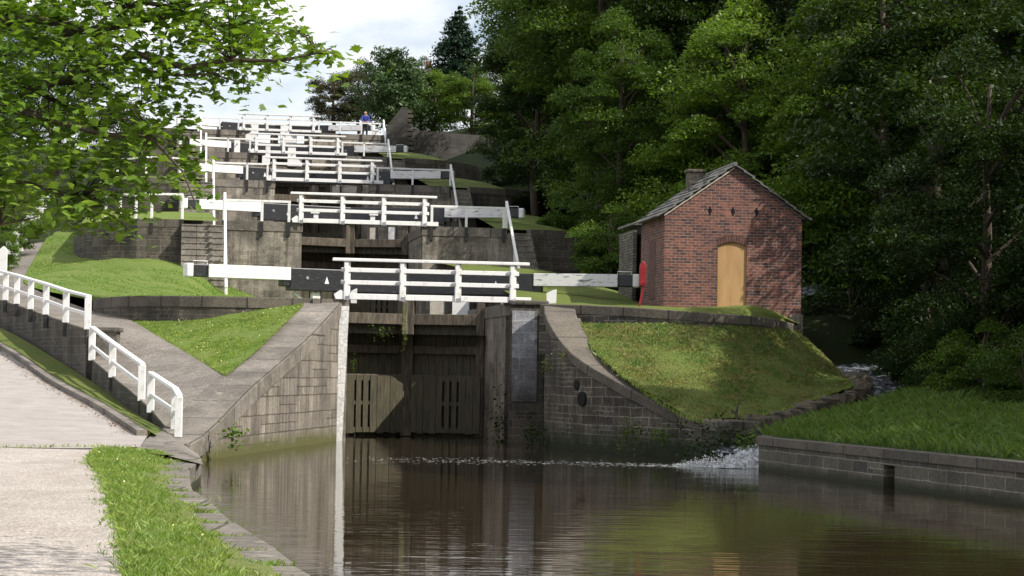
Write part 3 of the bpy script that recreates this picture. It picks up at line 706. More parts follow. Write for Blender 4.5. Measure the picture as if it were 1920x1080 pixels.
# ramp railing wall
base = Vector((-12, 60, 2)); root = empty('ramp_wall', base, 'dark stone wall under the white railing along the ramp', 'stone wall')
up = dens(Wt[:3], 1.2); lo = dens(Wt[3:], 1.0)
m = MB(); wall_poly([(p.x, p.y, p.z) for p in up], .35, [p.z - 2.2 for p in up], m); wall_poly([(p.x, p.y, p.z) for p in lo], .35, [p.z - 1.9 for p in lo], m)
m.build('wall_face', 'gritstone_dark', root, base)
m = MB(); wall_poly([(p.x, p.y, p.z + .04) for p in up], .4, [p.z - .02 for p in up], m); wall_poly([(p.x, p.y, p.z + .04) for p in lo], .4, [p.z - .02 for p in lo], m)
m.build('coping', 'coping_stone', root, base)
c0 = P(180, 672, 57.6); m = MB(); m.box(c0.x, c0.x + .55, c0.y, c0.y + .5, c0.z - .3, c0.z + .72); m.box(c0.x - .06, c0.x + .62, c0.y - .06, c0.y + .56, c0.z + .72, c0.z + .84)
tag(m.build('stone_block', 'coping_stone', base=tuple(c0)), 'squat stone block with a flat cap behind the ramp railing', 'stone block')
# kerb of the lower path
m = MB(); kk = dens([(p.x, p.y, p.z + .12) for p in K], 1.2); wall_poly([(p.x, p.y, p.z) for p in kk], -.22, [p.z - .4 for p in kk], m)
tag(m.build('path_kerb', 'coping_stone', base=tuple(K[2])), 'raised stone kerb along the lower tarmac path', 'kerb')

# bank wall right with culvert
A_ = P(1422, 882, 47.6); A_.z = 0; B_ = P(1806, 914, 41.1); B_.z = 0; C_ = P(1928, 930, 38.0); C_.z = 0
base = A_.copy(); root = empty('bank_wall', base, 'dark coursed stone bank wall along the right side of the pool, with a square culvert', 'stone wall')
ht = .72
D_ = C_ + (C_ - B_).normalized() * 14; dd_ = (D_ - A_); B_ = A_ + dd_ * ((B_ - A_).length / dd_.length); B1 = A_.lerp(B_, .93)
m = MB()
def wv(a, b, z0, z1, t=.5): wall_poly([(a.x, a.y, z1), (b.x, b.y, z1)], t, z0, m)
wv(A_, B1, -1, ht - .17); wv(B1, B_, ht - .30, ht - .17); wv(B_, A_.lerp(D_, 1) if False else D_, -1, ht - .17)
E_ = A_ + Vector((.75, 3.2, 0)); wall_poly([(E_.x, E_.y, ht - .17), (A_.x, A_.y, ht - .17)], .5, -1, m)
m.build('wall_face', 'bank_stone', root, base)
m = MB(); off = Vector((-.03, -.03, 0)); wall_poly([((A_ + off).x, (A_ + off).y, ht), ((D_ + off).x, (D_ + off).y, ht)], .42, ht - .17, m); wall_poly([(E_.x - .03, E_.y, ht), (A_.x - .03, A_.y + .43, ht)], .42, ht - .17, m)
m.build('coping', 'coping_dark', root, base)
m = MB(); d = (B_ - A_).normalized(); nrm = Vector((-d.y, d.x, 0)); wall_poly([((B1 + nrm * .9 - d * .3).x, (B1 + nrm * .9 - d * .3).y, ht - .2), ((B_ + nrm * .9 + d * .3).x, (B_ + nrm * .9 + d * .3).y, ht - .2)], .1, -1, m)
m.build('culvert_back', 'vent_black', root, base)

# rough stone edging under the mound
base = P(1500, 775, 54); root = None
rk = dens([P(1365, 792, 52.6), P(1420, 788, 53.1), P(1500, 767, 55.1), P(1560, 747, 56.9), P(1604, 728, 58.4), P(1606, 700, 61.6)], .36)
def boulder(c, s, sq=(1, 1, .6), sub=2, seed=0):
    import bmesh
    bm = bmesh.new(); bmesh.ops.create_icosphere(bm, subdivisions=sub, radius=1)
    vs = []
    for v in bm.verts:
        n_ = v.co.copy(); d_ = 1 + .35 * noise.noise(n_ * 1.3 + Vector((seed, 0, 0))) + .12 * noise.noise(n_ * 4 + Vector((0, seed, 0)))
        n_ = Vector((max(-.75, min(.75, n_.x)), max(-.75, min(.75, n_.y)), max(-.7, min(.7, n_.z)))) * 1.25
        vs.append((c[0] + n_.x * s * sq[0] * d_, c[1] + n_.y * s * sq[1] * d_, c[2] + n_.z * s * sq[2] * d_))
    fs = [tuple(v.index for v in f.verts) for f in bm.faces]; bm.free(); return vs, fs
m = MB()
for i, p in enumerate(rk):
    for j in range(3):
        vs, fs = boulder((p.x + random.uniform(-.1, .1), p.y + random.uniform(-.1, .1) - .05 * j, p.z - .12 - j * .3), random.uniform(.18, .36), (1.1, .9, .75), 2, i * 3 + j)
        n0 = len(m.v); m.v += vs; m.f += [tuple(a_ + n0 for a_ in f) for f in fs]; m.uv += [(0, 0)] * (3 * len(fs))
tag(m.build('rubble_edging', 'rock', base=tuple(rk[4])), 'rough rubble stone edging under the grass mound beside the stream', 'stone edging')
# solid ground under the mound behind its edging
m = MB(); qq = [P(1318, 795, 52.9), P(1420, 790, 53.3), P(1500, 770, 55.2), P(1600, 732, 58.4)]
wall_poly([(p.x + .05, p.y + .1, p.z - .1) for p in qq], .6, -1.0, m); kind(m.build('earth_bank', 'soil'), 'structure')

# ================================================================== FOOTBRIDGES (local: x across, y uphill, z from the wall top)
def make_bridge(loc, label):
    r = empty('footbridge', loc, label, 'footbridge', 'white footbridges over the lock gates', PSI)
    m = MB(); m.box(-2.50, 2.98, 0.0, .13, -.0, .17); m.build('edge_beam', 'white_paint', r, bevel=.012)
    m = MB()
    for i in range(18): m.box(-2.5 + i * .3, -2.5 + i * .3 + .285, .14, .82, .10, .155)
    m.build('deck', 'gate_wood', r)
    m = MB(); m.box(-2.86, 2.90, -.09, .10, 1.10, 1.19); m.build('top_rail', 'white_paint', r, bevel=.015)
    for z in (.43, .79):
        m = MB(); m.box(-2.60, 2.60, -.03, .05, z, z + .125); m.build('rail', 'white_paint', r, bevel=.01)
    for x in (-2.42, -.80, .82, 2.44):
        m = MB(); m.box(x - .10, x + .02, -.055, .09, -.02, 1.10); m.box(x + .022, x + .085, .0, .10, .0, 1.10)
        p = m.build('post', 'white_paint', r, bevel=.01)
        for z in (.445, .805): m = MB(); m.box(x - .2, x - .08, -.066, -.031, z + .01, z + .09); m.build('bracket', 'metal', p)
        m = MB(); m.box(x - .05, x + .07, -.075, -.056, -.03, .10); m.build('bracket', 'metal', p)
    m = MB(); m.prism([(-2.75, .0), (-2.45, .0), (-2.45, .2), (-2.62, .27), (-2.80, .14)], -.02, .12); m.build('end_block', 'white_paint', r)
    return r
bl = ['white footbridge over the lowest lock gates, the nearest and largest', 'white footbridge over the second lock gates, partly shaded boards on its right end post',
      'white footbridge over the third lock gates, midway up the flight', 'white footbridge over the fourth lock gates, second from the top', 'white footbridge over the topmost lock gates, against the sky']
bl[1] = 'white footbridge over the second lock gates, next above the nearest one'
BRG = make_bridge(LF(0, 0, ZL[0] - .0), bl[0])
for k in range(1, 5):
    c = copy_tree(BRG); c.location = LF(0, AL[k] - .12, ZL[k]); c['label'] = bl[k]

# ================================================================== LOCK GATES
GA = 5.1; PHI = R(18)
def make_gate(sx, label):
    """leaf in its own frame: x from the wall (0) to the meeting point, y uphill; mirrored by sx"""
    r = empty('lock_gate', LF(0, 0, 0), label, 'lock gate', 'mitred wooden lock gates', 0)
    W_ = 2.5; left = sx < 0; sx = -sx
    def bx(m, x0, x1, y0, y1, z0, z1):
        a_, b_ = sorted((sx * x0, sx * x1)); m.box(a_, b_, y0, y1, z0, z1)
    m = MB(); bx(m, 0, .26, -.16, .2, -4.1, .35); m.build('heel_post', 'gate_wood', r, bevel=.02)
    m = MB(); bx(m, W_ - .22, W_, -.18, .2, -4.1, .35); m.build('mitre_post', 'gate_wood', r, bevel=.02)
    for z0, z1, y in ((-.58, -.24, -.17), (-1.50, -1.24, -.13), (-2.28, -2.16, -.2)):
        m = MB(); bx(m, .26, W_ - .22, y, .12, z0, z1); m.build('rail', 'gate_wood', r, bevel=.015)
    m = MB()
    for i in range(9):
        x0 = .26 + i * .225; bx(m, x0 + .006, x0 + .219, .121, .18, -4.3, -.26)
    m.build('planking', 'wet_wood', r)
    m = MB()                                     # sluice panel of upright boards with two rows of slots
    slots = (.66, .90, 1.14) if left else (.80, 1.03, 1.26)
    cuts = sorted(slots)
    edges = [.08] + [e for c_ in cuts for e in (c_ - .035, c_ + .035)] + [2.3]
    for i in range(0, len(edges), 2):
        x0, x1 = edges[i], edges[i + 1]; n_ = max(1, int((x1 - x0) / .2))
        for j in range(n_):
            bx(m, x0 + (x1 - x0) * j / n_ + (.004 if j else 0), x0 + (x1 - x0) * (j + 1) / n_ - .004, -.30 - .012 * ((i + j) % 2), -.22, -3.98 - .03 * ((i * 3 + j) % 2), -2.2)
    for c_ in cuts:
        bx(m, c_ - .035, c_ + .035, -.28, -.23, -3.98, -3.82); bx(m, c_ - .035, c_ + .035, -.28, -.23, -3.12, -3.0); bx(m, c_ - .035, c_ + .035, -.28, -.23, -2.36, -2.2)
    m.build('sluice_panel', 'wet_wood', r)
    # balance beam, from meeting point out over the ground
    m = MB()
    def bb(x0, x1, y0, y1, z0, z1, zz0=None, zz1=None): 
        a_, b_ = (sx * x0, sx * x1)
        if a_ > b_: a_, b_ = b_, a_
        m.box(a_, b_, y0, y1, z0, z1)
    XE = -4.72
    bb(-1.55, W_, -.24, .22, .38, 1.08); bb(-1.8, -1.55, -.22, .2, .5, 1.08); bb(XE, -1.8, -.18, .18, .70, 1.08)
    beam = m.build('balance_beam', 'black_paint', r, bevel=.03)
    m = MB(); bb(-4.2, -1.55, -.263, .223, .69, 1.086); m.build('painted_band', 'white_paint' if left else 'worn_white_paint', beam, bevel=.012)
    m = MB(); bb(XE - .16, XE + .06, -.205, .205, .68, 1.10); m.build('end_cap', 'white_paint', beam, bevel=.05)
    m = MB(); a_, b_ = sx * (XE + .1), sx * (XE + .55); m.tube([(a_, 0, 1.08), (a_, 0, 1.18), (b_, 0, 1.18), (b_, 0, 1.08)], .013, 6); m.build('handle', 'white_paint', beam)
    m = MB(); cx = sx * (-.35); m.face([(cx - .075, -.246, .62), (cx + .075, -.246, .62), (cx, -.246, .84)]); m.build('arrow_mark', 'white_paint', beam)
    m = MB(); cx = sx * (-1.0); m.tube([(cx, -.235, .78), (cx, -.26, .78)], .05, 12); m.build('bolt', 'metal', beam)
    # short white paddle frame and stub standing on the gate
    m = MB(); bb(-.75, -.5, -.1, .12, .0, .34); m.build('paddle_stub', 'white_paint', r); m = MB(); m.beam((sx * -1.35, 0, .33), (sx * -.95, 0, .0), .09, .09); m.build('brace', 'white_paint', r)
    return r
GL = make_gate(-1, 'left leaf'); GR = make_gate(1, 'right leaf')
for k in range(5):
    for sx, G in ((-1, GL), (1, GR)):
        o = G if k == 0 else copy_tree(G)
        o.location = LF(sx * 2.40, AL[k] + GA, ZL[k]); o.rotation_euler = (0, 0, PSI - sx * PHI)
        o['label'] = (('left' if sx < 0 else 'right') + f' leaf of the {TH[k]} lock gates with its black and white balance beam')

# ================================================================== RAILINGS ON THE WALLS
def rail_run(name, label, pts, mats='white_paint', h=.84, top=(.10, .09), mids=(), post=(.1, .1), group=None, brackets=True, cat='railing', posts=None, brk=.55, sink=0.0):
    """pts: post feet; rails run between successive posts"""
    base = Vector(pts[0]); r = empty(name, base, label, cat, group)
    P3 = [Vector(p) for p in pts]; up = Vector((0, 0, 1))
    m = MB()
    for a, b in zip(P3[:-1], P3[1:]):
        d = (b - a).normalized() * .06
        m.beam(a + up * (h - top[1] / 2) - d, b + up * (h - top[1] / 2) + d, top[0], top[1])
    m.build('top_rail', mats, r, base, bevel=.01)
    for h2 in mids:
        m = MB()
        for a, b in zip(P3[:-1], P3[1:]): m.beam(a + up * h2, b + up * h2, .05, .09)
        m.build('mid_rail', mats, r, base)
    for i, p in enumerate(P3):
        if posts and i not in posts: continue
        m = MB(); m.box(p.x - post[0] / 2, p.x + post[0] / 2, p.y - post[1] / 2, p.y + post[1] / 2, p.z - sink, p.z + h - top[1] + .002)
        po = m.build('post', mats, r, base, bevel=.01)
        if brackets:
            m = MB(); m.box(p.x - .06, p.x + .06, p.y - .05, p.y + .05, p.z - brk, p.z - sink - .002); m.build('bracket', 'iron', po, base)
    return r
rp = {1: ([-2.9, -3.95, -BRl], [2.72, 4.1, 5.6]), 2: ([-2.75, -3.75, -BRl], [2.7, 4.45, 6.35]), 3: ([-2.8, -4.1, -BRl], [2.7, 4.0, 5.45]), 4: ([-2.8, -4.1, -BRl, -7.0], [2.8, 4.3, 5.8, 7.35])}
GRP = 'white railings along the lock wall tops'
for k in range(1, 5):
    Lb, Rb = rp[k]
    rail_run('railing', f'white single rail along the left wall top of the {TH[k]} stage', [LF(b, AL[k] - .06, ZL[k]) for b in Lb], group=GRP)
    rail_run('railing', f'white single rail along the right wall top of the {TH[k]} stage', [LF(b, AL[k] - .06, ZL[k]) for b in Rb], group=GRP)
    dz = ZL[k] - ZL[k - 1]
    for sd, b, ft in ((-1, -BRl + .02, 'left'), (1, BRr[k] - .05, 'right')):
        b_ = b
        rail_run('stair_rail', f'white sloping handrail beside the {ft} steps of the {TH[k]} stage',
                 [LF(b_, AL[k] - .1, ZL[k] + .12), LF(b_, AL[k] - 2.3, ZL[k] - dz / 2), LF(b_, AL[k] - 4.6, ZL[k - 1])],
                 group='white handrails beside the steps', brackets=False, h=.95, cat='handrail', sink=.12)
# railing on the retaining wall of the second stage, left
q = [LF(-b, AL[1] + a, ZL[1] + d) for b, a, d in ((BRl + SW - .02, -.02, 0), (BRl + SW + 1.15, .0, 0), (BRl + SW + 1.75, .02, -.03), (BRl + SW + 2.35, .3, -.06), (BRl + SW + 2.9, .65, -.1))]
rail_run('railing', 'white railing on the dark retaining wall left of the second flight of steps', q, group=GRP, h=1.0)
q = [LF(-b, AL[2] + a, ZL[2] + d) for b, a, d in ((BRl + SW - .02, -.02, 0), (BRl + SW + 1.6, .0, 0), (BRl + SW + 3.0, .7, -.1))]
rail_run('railing', 'white railing on the retaining wall left of the third flight of steps', q, group=GRP, h=1.0)

# railings of the ramp
q = [Wt[1].lerp(Wt[2], t) for t in (-.05, .14, .32, .49, .66, .84)]
pu = [(10, 563, 70.3), (31, 570, 68), (57, 580, 65.6), (85.5, 590, 63.4), (123, 605, 60.8), (164, 618, 58.3)]
q = [P(-40, 549, 75.5), P(-14, 556, 72.8)] + [P(*a_) for a_ in pu]
rail_run('railing', 'white two-rail fence of eight posts on the wall of the upper ramp', q, h=.95, mids=(.42,), post=(.17, .13), top=(.16, .07), group='white railings beside the ramp', mats='white_paint', brk=.4)
q = [P(172, 676, 57.4), P(210, 708, 54.5), P(265, 752, 51.0)]
rail_run('railing', 'middle white railing on the stepped down ramp wall', q, h=.92, mids=(.40,), post=(.17, .13), top=(.14, .07), group='white railings beside the ramp', brk=.35)
q = [P(282, 774, 49.6), P(327, 806, 47.7), P(334, 820, 46.8)]
rail_run('railing', 'short white railing at the foot of the ramp wall', q, h=.95, mids=(.42,), post=(.16, .13), top=(.14, .07), group='white railings beside the ramp', brk=.2)
# low posts far up the left side of the ramp
for i, t in enumerate(np.linspace(0, 1, 11)):
    p = P(6, 505, 83).lerp(P(88, 385, 121), t); z0 = p.z
    m = MB(); m.box(p.x - .13, p.x + .13, p.y - .1, p.y + .1, z0 - .5, z0 + .78); m.prism([(p.x - .13, z0 + .78), (p.x + .13, z0 + .78), (p.x, z0 + .90)], p.y - .1, p.y + .1)
    tag(m.build('fence_post', 'white_paint', base=tuple(p)), 'short white post in the row on the far left of the ramp', 'post', 'short white posts along the upper ramp')

# mooring stubs
for (u, v, Y, h, lab) in ((1034, 569, 62.6, .42, 'small white wooden stub with slanted top right of the nearest footbridge'), (663, 562, 63.5, .34, 'thin white stub under the left balance beam of the lowest gates')):
    p = P(u, v, Y); m = MB(); wd = .15 if u > 900 else .09
    m.prism([(p.x - wd * .9, p.z - .1), (p.x + wd * .9, p.z - .1), (p.x + wd, p.z + h), (p.x + wd * .3, p.z + h - .02), (p.x - wd, p.z + h * .72)], p.y, p.y + .16)
    tag(m.build('mooring_stub', 'white_paint', base=tuple(p)), lab, 'mooring stub')

# white paddle gear boxes standing by the upper gates
def paddle_gear(b, a, k, w, h, label, mat='white_paint'):
    z0 = .36 if k == 1 else -.2
    if abs(b) < 2.4: a = GA + .1 + (2.4 - abs(b)) * .32 - .22
    base = LF(b, AL[k] + a, ZL[k]); r = empty('paddle_gear', base, label, 'paddle gear', 'white paddle gear beside the gates', PSI)
    m = MB(); m.box(-w / 2, w / 2, -.14, .14, z0, h); m.build('casing', mat, r, bevel=.02)
    m = MB(); m.box(-w / 2 - .04, w / 2 + .04, -.18, .18, h, h + .06); m.build('cap', mat, r, bevel=.01)
    m = MB(); m.tube([(0, -.14, h * .7), (0, -.3, h * .7)], .03, 8); m.build('spindle', 'iron', r)
for (b, a, k, w, h, lb) in ((.95, 2.2, 1, .32, .74, 'white paddle gear in the middle of the second footbridge, right one'), (-1.55, 2.2, 1, .32, .74, 'white paddle gear behind the left bay of the second footbridge'),
                            (-1.6, 2.2, 3, .5, 1.0, 'wide white paddle gear at the left of the fourth footbridge'), (0.2, 2.2, 3, .9, 1.0, 'wide white paddle gear in the middle of the fourth footbridge'),
                            (-3.5, 2.2, 3, .35, 1.0, 'narrow white paddle gear left of the fourth footbridge'), (-1.7, 2.2, 4, 1.0, 1.15, 'white boarded paddle gear on the left of the topmost footbridge'), (1.0, 2.2, 4, 1.2, 1.1, 'white boarded paddle gear on the right of the topmost footbridge'),
                            (7.0, 2.0, 4, .4, .5, 'low white paddle gear beside the legs of the person')):
    paddle_gear(b, a, k, w, h, lb)
# ground paddles seen through the gates
for (u0, u1, v0, v1, Y, lb) in ((693, 705, 427, 450, 93, 'grey white paddle board glimpsed through the second gates, the dull left one'), (728, 741, 426, 450, 93, 'bright white paddle board glimpsed through the second gates'),
                                (623, 637, 350, 366, 115, 'cream paddle board under the third footbridge, left of its pair'), (649, 675, 350, 366, 115, 'cream and white paddle board under the third footbridge, right of its pair'),
                                (806, 834, 561, 584, 71, 'pale stone coloured board below the nearest footbridge'), (848, 880, 566, 584, 71, 'white framed board below the nearest footbridge')):
    a_ = P(u0, v1, Y); b_ = P(u1, v0, Y); 
    base = a_; r = empty('paddle_board', base, lb, 'paddle board', 'paddle boards in front of the gates')
    m = MB(); m.box(a_.x, b_.x, a_.y, a_.y + .1, a_.z - .3, b_.z); m.build('board', 'white_paint' if 'bright' in lb or 'white framed' in lb else 'far_render', r, base)
    m = MB(); m.box(b_.x + .003, b_.x + .10, a_.y - .02, a_.y + .1, a_.z - 2.6, b_.z + .05); m.build('guide', 'iron', r, base); m = MB(); m.box(a_.x + .02, a_.x + .08, a_.y + .101, a_.y + .16, a_.z - 2.6, b_.z - .02); m.build('guide', 'iron', r, base)

# ================================================================== BRICK HUT
hb = P(1244, 577, 63.0); hz = hb.z; PS2 = R(7.5)
root = empty('brick_hut', (hb.x, hb.y, hz), 'small red brick hut with boarded door and stone slate roof on the mound', 'hut', rz=PS2)
W_, D_, HE, HR = 4.17, 3.6, 2.78, 4.24
m = MB()
# front wall with arched door opening
dx0, dx1, dh = 1.62, 2.50, 1.98
arch = [(dx0 + (dx1 - dx0) * t, dh - .12 + .14 * math.sin(math.pi * t) ** .8) for t in np.linspace(0, 1, 9)]
def uvq(pts): return [(p[0], p[2]) for p in pts]
def fr(pl, y=0): 
    pp = [(x, y, z) for x, z in pl]; m.face(pp, uvq(pp))
B0 = -.9
fr([(0, B0), (dx0, B0), (dx0, dh - .12), (dx0, HE), (0, HE)])
fr([(dx1, B0), (W_, B0), (W_, HE), (dx1, HE), (dx1, dh - .12)])
for i in range(8): fr([arch[i], arch[i + 1], (arch[i + 1][0], HE), (arch[i][0], HE)])
fr([(0, HE), (W_, HE), (W_ / 2, HR)])
m.face([(0, D_, B0), (0, 0, B0), (0, 0, HE), (0, D_, HE)], [(D_, B0), (0, B0), (0, HE), (D_, HE)])
m.face([(W_, 0, B0), (W_, D_, B0), (W_, D_, HE), (W_, 0, HE)], [(0, B0), (D_, B0), (D_, HE), (0, HE)])
m.face([(W_, D_, B0), (0, D_, B0), (0, D_, HE), (W_ / 2, D_, HR), (W_, D_, HE)], [(W_, B0), (0, B0), (0, HE), (W_ / 2, HR), (W_, HE)])
for i in range(8):
    a_, b_ = arch[i], arch[i + 1]; m.face([(a_[0], 0, a_[1]), (b_[0], 0, b_[1]), (b_[0], .12, b_[1]), (a_[0], .12, a_[1])])
m.face([(dx0, 0, B0), (dx0, 0, dh - .12), (dx0, .12, dh - .12), (dx0, .12, B0)]); m.face([(dx1, 0, B0), (dx1, 0, dh - .12), (dx1, .12, dh - .12), (dx1, .12, B0)])
wall = m.build('wall', 'hut_brick', root)
# arch of bricks on edge
m = MB()
for i in range(11):
    t0, t1 = i / 11 + .008, (i + 1) / 11 - .008
    f = lambda t, e: (dx0 - .02 * 0 + (dx1 - dx0) * t + (t - .5) * e * .25, dh - .12 + .14 * math.sin(math.pi * min(max(t, 0), 1)) ** .8 + e)
    q = [f(t0, 0), f(t1, 0), f(t1, .22), f(t0, .22)]
    m.hexa([(q[0][0], -.012, q[0][1]), (q[1][0], -.012, q[1][1]), (q[1][0], .05, q[1][1]), (q[0][0], .05, q[0][1]), (q[3][0], -.012, q[3][1]), (q[2][0], -.012, q[2][1]), (q[2][0], .05, q[2][1]), (q[3][0], .05, q[3][1])])
plain('arch_brick', (0.16, 0.075, 0.055), 0.9, col2=(0.05, 0.03, 0.028), scale=7)
m.build('brick_arch', 'arch_brick', wall)
m = MB(); ar2 = [(x, z) for x, z in arch]; poly = [(dx0 + .003, -.3), (dx1 - .003, -.3)] + [(min(max(x, dx0 + .003), dx1 - .003), z - .003) for x, z in ar2[::-1]]
m.prism(poly, .05, .08); m.build('boarded_door', 'plywood', root)
# vents: stacked openings, three in a row
for vx in (1.36, 2.06, 2.78):
    m = MB()
    for (dx_, z0, z1) in ((.028, 2.78, 3.03), (.055, 2.86, 2.97)): m.box(vx - dx_, vx + dx_, -.006, .02, z0, z1)
    m.build('vent', 'vent_black', wall)
# side opening, dark, on the left wall
m = MB(); m.box(-.012, .02, 1.3, 2.3, .3, 2.1); m.build('blocked_window', 'arch_brick', root)
# stone plinth, right corner
m = MB(); m.box(W_ - .9, W_ + .05, -.05, .3, -1.0, -.32); m.box(W_ - .35, W_ + .051, -.051, .31, -.318, -.12); m.build('plinth', 'gritstone', root)
# roof of stone slates in courses
def roof_side(sgn):
    m = MB(); sl = math.hypot(W_ / 2, HR - HE); n_ = 9; ov = .22
    ux = Vector((-(W_ / 2) / sl * 1, 0, -(HR - HE) / sl)) if sgn < 0 else Vector(((W_ / 2) / sl, 0, -(HR - HE) / sl))
    nn = Vector((ux.z * (1 if sgn < 0 else -1), 0, -ux.x * (1 if sgn < 0 else -1)))
    if nn.z < 0: nn = -nn
    rid = Vector((W_ / 2, 0, HR + .02)); rg = random.Random(3 + sgn)
    for i in range(n_):
        s0, s1 = (sl + ov) * i / n_, (sl + ov) * (i + 1) / n_ + .06
        y = -.14
        while y < D_ + .14:
            wd = rg.uniform(.35, .65); y1 = min(y + wd, D_ + .14); t = rg.uniform(.03, .05); e = rg.uniform(-.02, .03); jj = rg.uniform(-.008, .012)
            a_ = rid + ux * s0 + nn * (.012 + jj); b_ = rid + ux * (s1 + e) + nn * (.055 + jj)
            q = []
            for (pt, th) in ((a_, 0), (b_, 0)):
                q.append(pt)
            lo1, lo2, hi1, hi2 = a_, b_, a_ + nn * t, b_ + nn * t
            Y0 = Vector((0, y + .006, 0)); Y1 = Vector((0, y1 - .006, 0))
            m.hexa([lo1 + Y0, lo2 + Y0, lo2 + Y1, lo1 + Y1, hi1 + Y0, hi2 + Y0, hi2 + Y1, hi1 + Y1]); y = y1
    # flat boarding below
    a_ = rid; b_ = rid + ux * (sl + .1)
    m.hexa([a_ + Vector((0, .0, -.03)), b_ + Vector((0, .0, -.03)), b_ + Vector((0, D_, -.03)), a_ + Vector((0, D_, -.03)), a_ + Vector((0, .0, .01)), b_ + Vector((0, .0, .01)), b_ + Vector((0, D_, .01)), a_ + Vector((0, D_, .01))])
    return m
m = roof_side(-1); m2 = roof_side(1); n0 = len(m.v); m.v += m2.v; m.f += [tuple(i + n0 for i in f) for f in m2.f]; m.uv += m2.uv
roof = m.build('roof', 'slate', root)
m = MB()
for i in range(9): m.tube([(W_ / 2, -.15 + i * .43, HR + .07), (W_ / 2, -.15 + (i + 1) * .43 - .01, HR + .07)], .07, 6)
m.build('ridge_tiles', 'slate', roof)
m = MB(); m.hexa([(-.02, -.05, HE - .07), (W_ / 2, -.05, HR - .06), (W_ / 2, -.003, HR - .06), (-.02, -.003, HE - .07), (-.02, -.05, HE - .02), (W_ / 2, -.05, HR - .01), (W_ / 2, -.003, HR - .01), (-.02, -.003, HE - .02)])
m.build('verge_strip', 'far_render', roof)
m = MB(); m.box(1.35, 1.80, D_ - .7, D_ - .2, HE, HR + .10); m.box(1.30, 1.85, D_ - .75, D_ - .15, HR + .10, HR + .18); m.build('chimney', 'gritstone_dark', roof)
# rough stone lean-to behind on the left
base = P(1178, 560, 67.5); base.z = hz; base.x += .12; root = empty('stone_outbuilding', base, 'low rough stone wall building behind the left side of the brick hut', 'outbuilding', rz=PS2)
m = MB(); m.box(.30, .75, 0, 2.4, -.5, 2.75); m.box(0, .12, -.02, 2.4, -.5, 2.6); m.build('wall', 'dry_stone', root)
m = MB(); m.box(.12, .30, .5, .62, -.5, 2.3); m.build('door', 'vent_black', root)
m = MB(); m.box(-.04, .8, -.05, 2.5, 2.75, 2.82); m.build('roof', 'slate', root)
# red lifebuoy housing beside the hut
b_ = P(1204, 575, 61.9); root = empty('lifebuoy_stand', b_, 'red lifebuoy housing on a leaning post at the left corner of the brick hut', 'lifebuoy stand')
m = MB(); z0 = .95
prof = [(-.10, z0 - .35), (.08, z0 - .35), (.10, z0), (.10, z0 + .25), (.05, z0 + .36), (-.03, z0 + .37), (-.09, z0 + .25)]
m.prism(prof, -.14, .14); m.build('housing', 'red_paint', root, bevel=.03)
m = MB(); m.box(-.09, .09, -.15, -.135, z0 - .28, z0 + .22); m.build('front_panel', 'red_paint', root, bevel=.01)
m = MB(); m.beam((.03, 0, z0 - .35), (-.1, 0, -.1), .08, .06); m.build('post', 'red_paint', root)

# dead stump on the mound edge
c = P(1383, 782, 52.9); m = MB(); m.tube([c + Vector((0, 0, -.1)), c + Vector((-.04, 0, .1)), c + Vector((.02, 0, .38))], [.05, .035, .015], 7); m.tube([c + Vector((-.03, 0, .08)), c + Vector((-.13, 0, .14)), c + Vector((-.15, 0, .2))], [.03, .03, .02], 6)
tag(m.build('dead_stump', 'bark', base=tuple(c)), 'small black dead stump at the lower edge of the grass mound', 'stump')

# ================================================================== PERSON and bird at the top
def skin_obj(name, verts, edges, rad, mat, parent, base, sub=2):
    me = bpy.data.meshes.new(name); me.from_pydata([tuple(Vector(v)) for v in verts], edges, []); o = bpy.data.objects.new(name, me); COL.objects.link(o)
    o.parent = parent; sm = o.modifiers.new('skin', 'SKIN'); sm.use_smooth_shade = True
    for i, r_ in enumerate(rad): me.skin_vertices[0].data[i].radius = (r_, r_) if not isinstance(r_, tuple) else r_
    me.skin_vertices[0].data[0].use_root = True
    s = o.modifiers.new('sub', 'SUBSURF'); s.levels = 1; s.render_levels = sub; me.materials.append(MATS[mat]); return o
pb = LF(6.15, AL[4] + 1.05, ZL[4]); root = empty('person', pb, 'person in a blue top and dark trousers leaning on the topmost white railing', 'person', rz=PSI)
# body faces the camera (-y), forearms on the rail
V = [(0, .05, .92), (0, .0, 1.15), (0, -.05, 1.36), (0, -.08, 1.48), (0, -.11, 1.56), (0, -.12, 1.66), (0, -.11, 1.75),
     (-.20, -.06, 1.40), (-.27, -.14, 1.16), (-.20, -.52, .98), (-.10, -.66, .96),
     (.20, -.06, 1.40), (.27, -.14, 1.16), (.20, -.52, .98), (.10, -.66, .96),
     (-.11, .04, .86), (-.13, -.03, .48), (-.14, .05, .08), (-.15, -.10, .03),
     (.11, .04, .86), (.13, .0, .48), (.14, .08, .08), (.15, -.08, .03)]
E = [(0, 1), (1, 2), (2, 3), (3, 4), (4, 5), (5, 6), (2, 7), (7, 8), (8, 9), (9, 10), (2, 11), (11, 12), (12, 13), (13, 14), (0, 15), (15, 16), (16, 17), (17, 18), (0, 19), (19, 20), (20, 21), (21, 22)]
Rd = [.14, .135, .15, .06, .085, .10, .07, .07, .05, .035, .03, .07, .05, .035, .03, .10, .065, .045, .04, .10, .065, .045, .04]
skin_obj('body', V, E, Rd, 'skin', root, pb)
skin_obj('shirt', [V[0], V[1], V[2], V[7], V[8], V[9], V[11], V[12], V[13], (0, -.07, 1.45)], [(0, 1), (1, 2), (2, 3), (3, 4), (4, 5), (2, 6), (6, 7), (7, 8), (2, 9)], [.165, .165, .18, .095, .072, .052, .095, .072, .052, .09], 'blue_cloth', root, pb)
